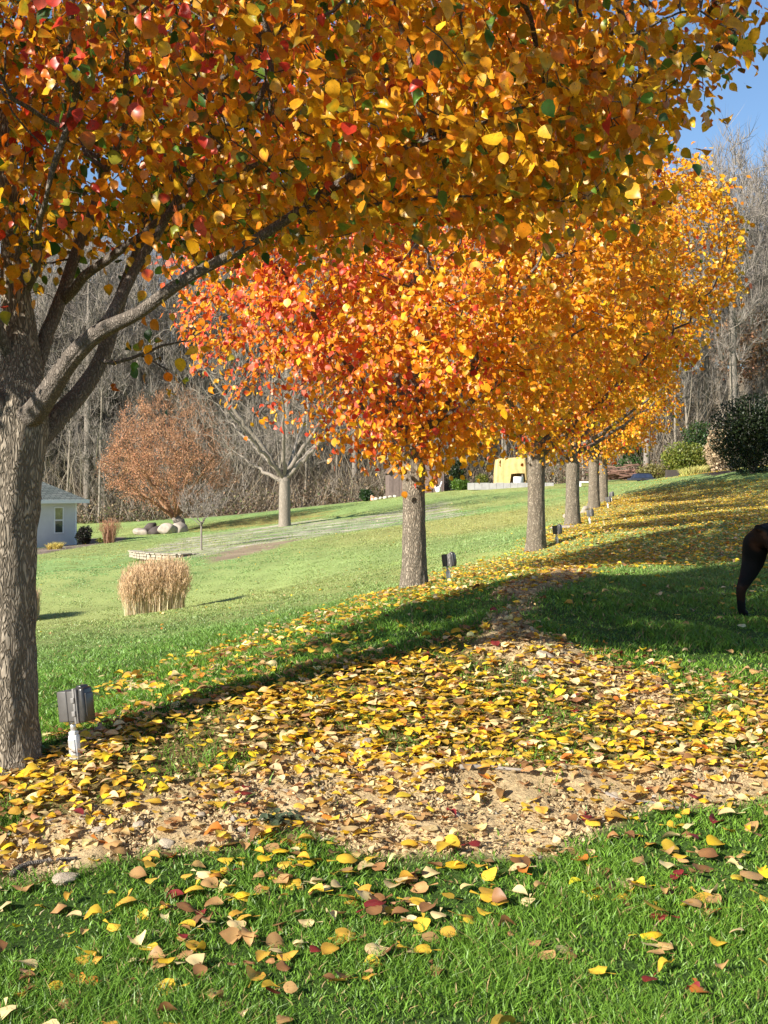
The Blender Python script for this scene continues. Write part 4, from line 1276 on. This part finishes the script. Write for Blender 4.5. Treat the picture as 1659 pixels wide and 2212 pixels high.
def white_shed():
    d = 38.0; c = P(165, 1173, d); gz = on_ground(c[0], c[1])[2]
    root = empty("garden_shed", (c[0], c[1], min(gz, c[2])), R(48.7))
    W, D, H = 5.0, 4.2, 2.12
    wl = MB().box((-W / 2, D / 2, H / 2 - .2), (W, D, H + .4)).build("wall", M['siding'], root)
    tr = MB().box((-.045, -.012, H / 2 - .2), (.10, .03, H + .4)).box((.012, .06, H / 2 - .2), (.03, .11, H + .4))
    tr.build("corner_trim", M['white'], root)
    o = .42; z0 = H + .02; z1 = H + 1.45
    E = [(-W - o, -o, z0), (o, -o, z0), (o, D + o, z0), (-W - o, D + o, z0)]
    rg = [(-W + D / 2, D / 2, z1), (-D / 2, D / 2, z1)]
    Vr = E + rg
    Fr = [(0, 1, 5, 4), (1, 2, 5), (2, 3, 4, 5), (3, 0, 4), (3, 2, 1, 0)]
    MB().poly(Vr, Fr).build("roof", M['shingle'], root)
    fa = MB().box((-W / 2, -o - .012, z0 - .06), (W + 2 * o + .05, .025, .17)).box((o + .012, D / 2, z0 - .06), (.025, D + 2 * o, .17)).box((-W / 2, -o / 2, z0 - .025), (W + 2 * o - .02, o - .03, .02)).box((o / 2, D / 2, z0 - .025), (o - .03, D, .02))
    fa.build("fascia", M['white'], root)
    s = .99
    cz = P(122, 1124, 37.3)[2] - root.location[2]
    window(root, -s, cz, .52, 1.26, 0)
    tag(root, "white hip-roofed garden shed with green shingles and one window, partly behind the nearest trunk", "shed")
white_shed()

# ------------------------------------------------------------------ brown shed and the things beside it
def brown_shed():
    d = 51.0
    c = gp(900, 1066, d)
    root = empty("barn_shed", c, R(4))
    hw, eh, kh, kw, ph, D = 1.78, 1.42, 2.15, 1.18, 2.48, 3.4
    prof = [(-hw, -.2), (hw, -.2), (hw, eh), (kw, kh), (0, ph), (-kw, kh), (-hw, eh)]
    n = len(prof)
    V = [(x, 0, z) for x, z in prof] + [(x, D, z) for x, z in prof]
    Fs = [list(range(n)), list(range(n, 2 * n))[::-1]] + [[i, (i + 1) % n, n + (i + 1) % n, n + i][::-1] for i in range(n)]
    MB().poly(V, Fs).build("wall", M['mulch'], root)
    bt = MB()
    for x in np.arange(-hw + .22, hw, .4): bt.box((x, -.008, .6), (.025, .015, 1.3))
    bt.build("battens", M['mulch'], root)
    rm = m_simple("brown_roof", (.12, .085, .07), .9, 0, .2, 8)
    om = m_simple("orange_brown_trim", (.42, .22, .10), .7, 0, .15, 8)
    rf, tm = MB(), MB()
    sl_ = [((hw + .12, eh - .06), (kw + .02, kh + .03)), ((kw + .02, kh + .03), (0, ph + .05))]
    for sx in (1, -1):
        for (a, b_) in sl_:
            L = math.hypot(b_[0] - a[0], b_[1] - a[1]); an = math.atan2(b_[1] - a[1], (b_[0] - a[0]) * sx)
            cx, cz = (a[0] + b_[0]) / 2 * sx, (a[1] + b_[1]) / 2 + .03
            rf.box((cx, D / 2, cz), (L + .04, D + .3, .05), Euler((0, -an, 0)))
            tm.box((cx, -.165, cz - .02), (L + .03, .025, .11), Euler((0, -an, 0)))
    rf.build("roof", rm, root); tm.build("roof_trim", om, root)
    dm = m_simple("brown_door_trim", (.20, .13, .10), .8, 0, .2, 8)
    dr = MB().box((.0, -.02, .82), (1.9, .03, 1.64))
    for x in (-.93, 0, .93): dr.box((x, -.045, .82), (.09, .03, 1.64))
    for z in (.06, .82, 1.6): dr.box((-.46, -.047, z), (.84, .03, .09)).box((.46, -.047, z), (.84, .03, .09))
    for sx in (-1, 1):
        for z, q in ((.44, 1), (1.21, -1)):
            dr.box((.46 * sx, -.05, z), (1.08, .025, .07), Euler((0, R(-40) * q * sx, 0)))
    dr.build("double_door", dm, root)
    wr = MB()
    a = np.linspace(R(-250), R(70), 22)
    wr.tube([(1.30 + .13 * math.cos(t), -.04, 1.28 + .15 * math.sin(t)) for t in a], .022, 8)
    wr.build("horseshoe", m_simple("rusty_iron", (.10, .075, .06), .7), root, True)
    tag(root, "brown gambrel-roofed barn shed with braced doors behind the second trunk", "shed")
    for x0, x1, h, lb in ((1.02, 1.34, 1.02, "longer white plank leaning on the brown shed"), (1.62, 1.28, .86, "shorter white plank crossing it to lean on the brown shed")):
        p = MB().box((0, 0, 0), (.075, .02, math.hypot(h, x1 - x0)), Euler((R(-8), math.atan2(x0 - x1, h), 0)))
        o = p.build("white_plank", M['white'], None, False, c + np.array([(x0 + x1) / 2, -.13 - (.06 if h < 1 else 0), h / 2]))
        tag(o, lb, "plank", "white planks leaning on the brown shed")
    j = MB(); prof = [(.0, .0), (.13, .0), (.15, .06), (.15, .24), (.11, .32), (.05, .36), (.0, .37)]
    V = []; k = 14
    for rr, z in prof: V += [(rr * math.cos(i / k * 6.283), rr * math.sin(i / k * 6.283), z) for i in range(k)]
    j.poly(V, [[a * k + i, a * k + (i + 1) % k, (a + 1) * k + (i + 1) % k, (a + 1) * k + i] for a in range(len(prof) - 1) for i in range(k)])
    tag(j.build("white_jug", M['white'], None, True, gp(947, 1066, 50.6)), "squat white jug at the right foot of the brown shed", "jug")
brown_shed()

def yard_things():
    # block wall
    a, b = gp(1010, 1060, 47.5), gp(1196, 1054, 47.5)
    z = min(a[2], b[2]); root = empty("block_wall", ((a[0] + b[0]) / 2, a[1], (a[2] + b[2]) / 2))
    L = b[0] - a[0]; yw = a[1]; mt = m_simple("pale_blocks", (.36, .345, .33), .85, 0, .15, 5, .2)
    m1, m2 = MB(), MB()
    k = int(L / .42)
    for i in range(k):
        x = -L / 2 + (i + .5) * L / k
        m1.box((x, 0, .13 + rng.normal() * .006), (L / k - .012, .22, .42), None, 1, .012)
    m1.build("blocks", mt, root)
    tag(root, "low pale block wall before the yellow tarp", "wall")
    # tarp over a stack
    g = gp(1102, 1056, 48.7)
    root = empty("covered_stack", g)
    nx, nz = 26, 20
    V, Fs = [], []
    tp = []
    per = [(-.95, -.6), (.95, -.6), (.95, .6), (-.95, .6)]
    N = 64
    rows = []
    for j in range(nz):
        t = j / (nz - 1)
        ring = []
        for i in range(N):
            u = i / N * 4; s = int(u) % 4; f = u - int(u)
            p0, p1 = np.array(per[s]), np.array(per[(s + 1) % 4])
            q = p0 + (p1 - p0) * f
            rad = 1 - .10 * t ** 3
            fold = .045 * math.sin(i * 1.9 + 2.2 * math.sin(t * 3)) * (1 - t * .6)
            zt = 1.75 * t
            if s == 0 and f > .45: zt = .78 + .97 * t
            ring.append((q[0] * (rad + fold), q[1] * (rad + fold), zt + .05 * math.sin(q[0] * 3)))
        rows.append(ring)
    V = [p for r_ in rows for p in r_]
    Fs = [[j * N + i, j * N + (i + 1) % N, (j + 1) * N + (i + 1) % N, (j + 1) * N + i] for j in range(nz - 1) for i in range(N)] + [[(nz - 1) * N + i for i in range(N)]]
    tarp = MB().poly(V, Fs).build("tarp", m_simple("yellow_tarp", (.60, .42, .17), .6, 0, .15, 6, .3), root, True)
    pal_ = MB()
    for y in (-.35, 0, .35): pal_.box((0, y, .05), (1.7, .1, .1))
    for x in np.linspace(-.78, .78, 8): pal_.box((x, 0, .125), (.12, 1.0, .04))
    for x, y in ((.7, -.45), (-.7, -.45), (.7, .45), (-.7, .45)): pal_.box((x, y, .45), (.08, .08, .6))
    pal_.build("frame", M['twig'], root)
    tag(root, "yellow tarp draped over a stack behind the low block wall", "tarp")
    q = MB(); kk = 18; V = []
    for rr, z in [(0, 0), (.30, 0), (.32, .04), (.30, .3), (.32, .34), (.30, .6), (.30, .62), (.0, .62)]: V += [(rr * math.cos(i / kk * 6.283), rr * math.sin(i / kk * 6.283), z) for i in range(kk)]
    q.poly(V, [[a_ * kk + i, a_ * kk + (i + 1) % kk, (a_ + 1) * kk + (i + 1) % kk, (a_ + 1) * kk + i] for a_ in range(7) for i in range(kk)])
    tag(q.build("white_drum", M['white'], None, True, gp(1120, 1055, 48.0)), "white drum under the edge of the yellow tarp", "drum")
    # white bench-like rail
    g = gp(1276, 1053, 46)
    root = empty("white_bench", g)
    MB().box((0, 0, .26), (1.45, .38, .07), None, 1, .01).build("seat", M['white'], root)
    for sx in (-1, 1): MB().box((sx * .62, 0, .11), (.09, .34, .228), None, 1, .008).build("leg", M['white'], root)
    tag(root, "low white bench behind the fifth and sixth trunks", "bench")
    # dark covered trailer
    g = gp(1385, 1038, 46)
    root = empty("covered_trailer", g)
    MB().box((0, 0, .20), (1.5, .9, .14), None, .96, .03).build("bed", m_simple("dark_bed", (.03, .035, .05), .6), root)
    MB().box((.05, 0, .40), (1.25, .8, .26), None, .74, .05).build("cover", m_simple("dark_blue_cover", (.02, .03, .06), .45, 0, .3, 5, .2), root)
    MB().box((.1, 0, .55), (.62, .5, .05), None, 1, .01).build("lid", m_simple("black_lid", (.015, .015, .018), .5), root)
    for sy in (-1, 1):
        t = MB().tube([(0.0, sy * .46, .13), (0.0, sy * .56, .13)], .13, 18).build("wheel", m_simple("tyre_rubber", (.02, .02, .02), .8), root)
    tag(root, "dark blue covered trailer parked at the wood edge", "trailer")
    # brush pile
    g = gp(1358, 1036, 48.5); s = []
    r = np.random.default_rng(9)
    for i in range(70):
        a = r.normal() * .35; L = r.uniform(.8, 2.2)
        c = np.array([r.normal() * .8, r.normal() * .35, abs(r.normal()) * .35 + .05]); dv = np.array([math.cos(a), r.normal() * .3, math.sin(a) * .5]) * L / 2
        s.append((resample_line([c - dv, c + r.normal(size=3) * .05, c + dv], .4), np.full(len(resample_line([c - dv, c, c + dv], .4)), r.uniform(.015, .06)), 6))
    s = [(p, np.full(len(p), rr[0]), k_) for p, rr, k_ in s]
    V, Q = merge_tubes(s)
    tag(link("brush_pile", make_mesh("brush_pile", V, [Q]), m_simple("reddish_wood", (.20, .11, .08), .9, 0, .4, 2), None, g), "reddish brush pile of cut branches behind the covered trailer", "brush pile")
    # planter
    g = gp(1452, 1030, 41)
    root = empty("planter_box", g)
    mb = MB()
    for sx, sy, w_, d_ in ((0, -.22, .62, .04), (0, .22, .62, .04), (-.29, 0, .04, .40), (.29, 0, .04, .40)): mb.box((sx, sy, .17), (w_, d_, .40), None, 1, .005)
    mb.build("boards", m_simple("dark_timber", (.06, .045, .04), .8), root)
    MB().box((0, 0, .26), (.54, .40, .08)).build("soil", m_simple("potting_soil", (.08, .06, .05), .95, 0, .4, 40, .5), root)
    tag(root, "dark timber planter box left of the mulch mound", "planter")
    # edge stones left of brown shed
    for i, (px, py) in enumerate([(812, 1076), (822, 1074), (832, 1073), (843, 1072), (853, 1070), (806, 1074)]):
        tag(MB().rock((0, 0, .06), (.20, .16, .12), seed=500 + i, sub=2).build("edging_stone", m_simple("pale_edging", (.50, .45, .36), .9) if i == 0 else bpy.data.materials["pale_edging"], None, True, gp(px, py, 49.5)), "pale edging stone in the line left of the brown shed", "stone", "edging stones left of the brown shed")
    tag(MB().tube([(0, 0, 0), (.10, 0, .04), (.13, 0, .2), (.17, 0, .3)], [.12, .15, .17, .18], 14).build("clay_pot", m_simple("terracotta", (.40, .20, .12), .8), None, True, gp(801, 1078, 49.6)), "small terracotta pot beside the round evergreen", "pot")
yard_things()

# ------------------------------------------------------------------ bare and rusty trees
def grow_bare(H, H0, Rm, rt, natt, seed, step, fork=None, nlimb=0, tw=4, twl=(.4, 1.1), tww=.012, pw=.8, lean=0, rise=(.7, 1.3), ax=(1, 1), kill=None, infl=None):
    r = np.random.default_rng(seed)
    top = fork or H * .8
    line = [(0, 0, -.25, rt * 1.6), (0, 0, .05, rt * 1.35), (lean * .1, 0, .5, rt * 1.08), (lean * .6, r.normal() * .05 * H * .1, top * .6, rt * .85), (lean, 0, top, rt * (.7 if fork else .2))]
    q = resample_line(line, step)
    pos = [x[:3] for x in q]; par = [-1] + list(range(len(q) - 1)); rm = [x[3] for x in q]
    nq = len(q)
    for k in range(nlimb):
        a = k / nlimb * 6.283 + r.uniform(-.3, .3); hh = top - r.uniform(0, .35) * top * .5
        L = Rm * r.uniform(.5, .9); ri = r.uniform(*rise)
        st = np.array([lean, 0, hh]); dv = np.array([math.cos(a) * ax[0], math.sin(a) * ax[1], 0])
        qq = resample_line([[*(st + dv * L * t + np.array([0, 0, ri * L * t])), rt * .5 * (1 - .8 * t)] for t in np.linspace(0, 1, 5)], step)
        for m, row in enumerate(qq):
            par.append(int(np.linalg.norm(np.array(pos[:nq]) - row[:3], axis=1).argmin()) if m == 0 else len(pos) - 1)
            pos.append(row[:3] + r.normal(size=3) * step * .12); rm.append(row[3])
    ns = len(pos)
    A = envelope(natt, np.zeros(3), H0, H, Rm, seed, pw, .7, ax) + np.array([lean, 0, 0])
    p2, q2 = colonize(A, pos, par, step, infl or step * 7, kill or step * 1.6, 80, .10, .3, seed)
    rad, nch = tree_radii(p2, q2, max(.006, tww * .6), rt)
    rad[:ns] = np.minimum(np.maximum(rad[:ns], np.array(rm) * .8), np.array(rm) * 1.15)
    tr, br = tree_mesh(p2, q2, rad)
    br += tr[1:]
    VT, QT = merge_tubes(tr[:1])
    VB, QB = merge_tubes(br) if br else (np.zeros((0, 3)), np.zeros((0, 4), int))
    idx = np.where(rad < np.quantile(rad, .75))[0]
    idx = np.repeat(idx, r.poisson(tw, len(idx))); n = len(idx)
    out = p2[idx] - np.array([lean, 0, H0 * .8]); out /= np.linalg.norm(out, axis=1)[:, None] + 1e-9
    dv = out * .7 + r.normal(size=(n, 3)) * .55 + np.array([0, 0, .35])
    dv /= np.linalg.norm(dv, axis=1)[:, None]
    L = r.uniform(*twl, n)
    sd = np.cross(dv, r.normal(size=(n, 3))); sd /= np.linalg.norm(sd, axis=1)[:, None] + 1e-9
    b0 = p2[idx]; w_ = tww * r.uniform(.6, 1.3, n)
    mid = b0 + dv * (L * .5)[:, None] + r.normal(size=(n, 3)) * (L * .06)[:, None]
    V3 = np.stack([b0 - sd * w_[:, None], b0 + sd * w_[:, None], mid + sd * (w_ * .7)[:, None], mid - sd * (w_ * .7)[:, None], b0 + dv * L[:, None] + np.array([0, 0, .06]) * L[:, None]], 1).reshape(-1, 3)
    o5 = np.arange(n)[:, None] * 5
    nb = len(VB)
    meT = make_mesh("trunk", VT, [QT])
    meB = make_mesh("branches", np.r_[VB, V3], [QB, o5 + np.array([[0, 1, 2, 3]]) + nb, o5 + np.array([[3, 2, 4]]) + nb])
    return meT, meB, p2, rad

def bare_thing(name, meshes, mats, loc, label, cat, group=None):
    e = empty(name, loc)
    link("trunk", meshes[0], mats[0], e); link("branches", meshes[1], mats[1], e)
    return tag(e, label, cat, group)

# bare spreading tree and small lawn tree
g = grow_bare(9.5, 2.4, 5.2, .27, 1500, 401, .30, fork=2.3, nlimb=9, tw=3, twl=(.3, .8), tww=.010, rise=(.55, 1.6))
bare_thing("bare_tree", g, (M['bark_pale'], M['bark_far']), gp(615, 1139, 36), "bare spreading tree with short pale trunk, left of the second pear tree", "tree")
g = grow_bare(2.35, .95, .85, .035, 420, 402, .09, fork=.95, nlimb=6, tw=4, twl=(.12, .3), tww=.007)
bare_thing("young_tree", g, (M['twig'], M['twig']), gp(435, 1189, 27), "small bare young tree with thin straight stem at the gravel bed", "tree")
def rusty():
    base = gp(392, 1146, 43)
    meT, meB, p2, rad = grow_bare(8.1, 1.0, 3.7, .26, 1900, 403, .22, fork=.8, nlimb=12, tw=3, twl=(.3, .7), tww=.011, lean=-.35, rise=(.5, 1.6))
    e = bare_thing("rusty_tree", (meT, meB), (M['bark_far'], m_simple("rusty_twig", (.30, .17, .10), .9, 0, .3, 3, 0, .1)), base, "fan-shaped tree with rusty orange-brown foliage behind the boulders", "tree")
    r = np.random.default_rng(4)
    idx = np.where(rad < .02)[0]; idx = np.repeat(idx, r.poisson(19, len(idx))); n = len(idx)
    p = p2[idx] + r.normal(size=(n, 3)) * .16
    keep = r.uniform(size=n) < np.clip(.50 - .30 * p[:, 0] + .55 * snoise(p, 1.3, 8), .03, 1)
    p = p[keep]; n = len(p)
    c = pal_mix(n, r, np.tile([[.5, .35, .15]], (n, 1)), [(.50, .24, .12), (.54, .30, .17), (.34, .16, .085)])
    out = p - np.array([0, 0, 2.0])
    V, Fs, C = scatter(SMALLT, p, frames(out * .2 + r.normal(size=(n, 3)), out * .2 + SUNV + r.normal(size=(n, 3))), r.uniform(.03, .085, n), c)
    link("crown", make_mesh("crown", V, Fs, C), M['dry'], e)
rusty()

# ------------------------------------------------------------------ the wood behind
def wood():
    M['bark_w'] = m_bark("wood_bark", (.13, .11, .09), (.37, .325, .275), .4, .2, .5)
    protos = []
    for i, (H, h0_, Rm, rt, na) in enumerate([(22, 6, 4.2, .24, 800), (19, 5, 3.8, .19, 700), (24, 8, 4.6, .27, 850), (17, 4.5, 3.6, .16, 650), (21, 5, 4.4, .22, 800)]):
        protos.append(grow_bare(H, h0_, Rm, rt, na, 500 + i, .55, tw=9, twl=(.6, 1.9), tww=.016, infl=5, kill=1.0, pw=1.05)[:2])
    poles = []
    for i, (H, h0_, Rm, rt, na) in enumerate([(11, 3, 1.7, .075, 260), (8, 2, 1.8, .055, 240), (13, 4, 2.0, .09, 300), (6.5, 1.0, 2.0, .045, 300)]):
        poles.append(grow_bare(H, h0_, Rm, rt, na, 520 + i, .40, tw=8, twl=(.5, 1.3), tww=.013, infl=4, kill=.8, lean=(.3, -.4, .2, .5)[i])[:2])
    r = np.random.default_rng(12)
    P0, K0 = [], []
    DN = ["tall grey bare tree with even crown", "bare tree with narrow brownish crown", "tall bare tree with long clear trunk", "shorter bare tree branching low", "bare tree with broad twiggy crown"]
    PN = ["slim pale pole-like bare tree", "thin leaning bare sapling", "slender straight bare tree", "low bushy bare sapling"]
    def place(store, name, meshes, names, k, x, y, cat, tag_):
        gnd = on_ground(x, y) - np.array([0, 0, .1])
        if k not in store:
            store[k] = bare_thing(name, meshes[k], (M['bark_w'], M['twig']) if name == "bare_tree" else (M['bark_pale'] if k in (0, 2) else M['twig'], M['twig']), gnd, None, None)
            o = store[k]
        else:
            o = copy_thing(store[k], gnd)
        o.rotation_euler = (r.normal() * .025, r.normal() * .025, r.uniform(0, 6.28))
        s = r.uniform(.85, 1.12); o.scale = (s, s, s)
        side = "at the left wood edge" if x < -10 else "at the middle wood edge" if x < 10 else "at the right wood edge"
        if y > 94: side = side.replace("wood edge", "of the wood, further in").replace("at the", "in the")
        tag(o, f"{names[k]} {side}", cat, tag_)
    sa, sb = {}, {}
    n = 0
    for row, (y0, cnt) in enumerate([(84, 26), (90, 30), (97, 34), (106, 36), (118, 40)]):
        xm = y0 * .41
        for i in range(cnt):
            x = -xm + (i + .5 + r.uniform(-.42, .42)) * 2 * xm / cnt
            y = y0 + r.uniform(-1.5, 3.5)
            if x > 15 and row == 0: y -= 8
            place(sa, "bare_tree", protos, DN, int(r.integers(0, 5)), x, y, "tree", "bare trees of the wood")
    for i in range(150):
        x = r.uniform(-36, 36); y = r.uniform(81.5, 92)
        if x > 16: y -= 7
        place(sb, "bare_sapling", poles, PN, int(r.choice([0, 1, 2, 3], p=[.28, .22, .25, .25])), x, y, "tree", "saplings along the wood edge")
    # undergrowth
    n = 24000
    x = r.uniform(-40, 40, n); y = 81.5 + r.exponential(6, n)
    y = np.where(x > 16, y - 7.5, y)
    b0 = np.c_[x, y, hz(np.c_[x, y]) - .05]
    h = r.uniform(.4, 2.7, n) * np.clip(1 + .4 * snoise(np.c_[x, y], .5, 88), .3, 1.6)
    h[15000:] = r.uniform(2.5, 7.5, 9000); y[15000:] += 1.5; b0 = np.c_[x, y, hz(np.c_[x, y]) - .05]
    dv = np.c_[r.normal(size=(n, 2)) * .55, np.ones(n)]
    sd = np.c_[np.ones(n), r.normal(size=n) * .5, np.zeros(n)] * r.uniform(.006, .022, n)[:, None]
    mid = b0 + dv * (h * .55)[:, None]; tipp = b0 + dv * h[:, None] + np.c_[r.normal(size=(n, 2)) * .35, np.zeros(n)] * h[:, None] * .6
    V = np.stack([b0 - sd, b0 + sd, mid + sd * .8, mid - sd * .8, tipp], 1)
    o5 = np.arange(n)[:, None] * 5
    c = np.array([(.33, .28, .22), (.24, .20, .155), (.15, .12, .09), (.44, .375, .29), (.24, .18, .12)])[r.integers(0, 5, n)] * (1 + .15 * r.normal(size=(n, 1)))
    nl = 26000
    xl = r.uniform(-40, 40, nl); yl = 81.0 + r.exponential(4, nl); yl = np.where(xl > 16, yl - 7.2, yl)
    pl = np.c_[xl, yl, hz(np.c_[xl, yl]) + np.abs(r.normal(size=nl)) * .75]
    Vl, Fl, Cl = scatter(SMALLT, pl, frames(r.normal(size=(nl, 3)), r.normal(size=(nl, 3)) + SUNV * .5), r.uniform(.08, .2, nl), pal_mix(nl, r, np.tile([[.35, .25, .25, .15]], (nl, 1)), [(.20, .14, .085), (.14, .10, .065), (.30, .22, .13), (.12, .14, .05)]))
    V = V.reshape(-1, 3)
    me = make_mesh("undergrowth", np.r_[V, Vl], [o5 + np.array([[0, 1, 2, 3]]), o5 + np.array([[3, 2, 4]]), Fl[0] + len(V)], np.clip(np.r_[np.repeat(c, 5, 0), Cl], .01, .9))
    tag(link("undergrowth", me, M['dry']), "tangled brown and tan undergrowth along the edge of the wood", "undergrowth", None, "stuff")
    # rusty oak leaves on the right, conifers on the left
    def conifer(px, py, d, H, Rm, n, label, pal, trunk_r=.15, z0=.8, name="conifer"):
        e = empty(name, gp(px, py, d))
        u = r.uniform(0, 1, n) ** .8; a = r.uniform(0, 6.283, n)
        rr = Rm * (1 - u) ** .8 * r.uniform(.25, 1, n) ** .6 * (1 + .25 * np.sin(u * H * 4.5))
        p = np.c_[rr * np.cos(a), rr * np.sin(a), z0 + (H - z0) * u - rr * .25]
        V, Fs, C = scatter(SMALLT, p, frames(np.c_[np.cos(a), np.sin(a), np.full(n, -.2)] + r.normal(size=(n, 3)) * .4, np.c_[r.normal(size=(n, 2)) * .5, np.ones(n)]), r.uniform(.15, .4, n) * (Rm / 2.5) ** .5, np.array(pal)[r.integers(0, len(pal), n)] * (1 + .2 * r.normal(size=(n, 1))))
        MB().tube([(0, 0, -.1), (0, 0, H * .5), (0, 0, H * .97)], [trunk_r, trunk_r * .6, trunk_r * .1], 8).build("trunk", M['bark_w'], e, True)
        link("crown", make_mesh("crown", V, Fs, np.clip(C, .004, .5)), M['leaf'], e)
        tag(e, label, "tree", "conifers in the wood")
    DK = [(.022, .042, .016), (.03, .055, .02), (.04, .06, .025)]
    conifer(150, 1135, 58, 11, 3.0, 5000, "dark green conifer in the wood directly above the white shed", DK)
    conifer(232, 1132, 60, 12, 3.0, 5000, "dark green conifer between the white shed and the rusty tree", DK)
    conifer(60, 1135, 60, 13, 3.0, 5000, "dark conifer behind the nearest trunk", DK)
    conifer(1366, 1032, 50, 2.6, .95, 1100, "small green conifer behind the brush pile", [(.05, .12, .03), (.07, .15, .04)], .05, .9)
    conifer(845, 1075, 63, 9, 2.6, 3500, "dark conifer in the wood behind the second trunk", DK)
    conifer(1460, 1030, 66, 9, 3, 3500, "dark conifer in the wood behind the wide yellow-green shrub", DK)
    for px, py, d, z, s, lb in [(1640, 1020, 52, 8.2, (2.6, 2.0, 3.0), "oak holding rusty leaves above the big dark bush"), (1590, 1022, 56, 8.5, (2.4, 2.0, 2.2), "oak holding pale brown leaves left of the rusty oak")]:
        b = gp(px, py, d)
        m3 = grow_bare(z + s[2], z - s[2], s[0], .18, 500, int(px), .45, tw=3, twl=(.5, 1), tww=.014, infl=4, kill=.9)
        e = bare_thing("oak", m3, (M['bark_w'], M['twig']), b, lb, "tree", "oaks holding dead leaves")
        nn = 2600; idx = r.integers(0, len(m3[2]), nn); idx = idx[m3[3][idx] < .05]; nn = len(idx)
        p = m3[2][idx] + r.normal(size=(nn, 3)) * .35
        V, Fs, C = scatter(SMALLT, p, frames(r.normal(size=(nn, 3)), r.normal(size=(nn, 3)) + SUNV * .5), r.uniform(.10, .24, nn), pal_mix(nn, r, np.tile([[.5, .3, .2]], (nn, 1)), [(.42, .22, .11), (.36, .25, .15), (.5, .29, .17)]))
        link("crown", make_mesh("crown", V, Fs, C), M['dry'], e)
wood()
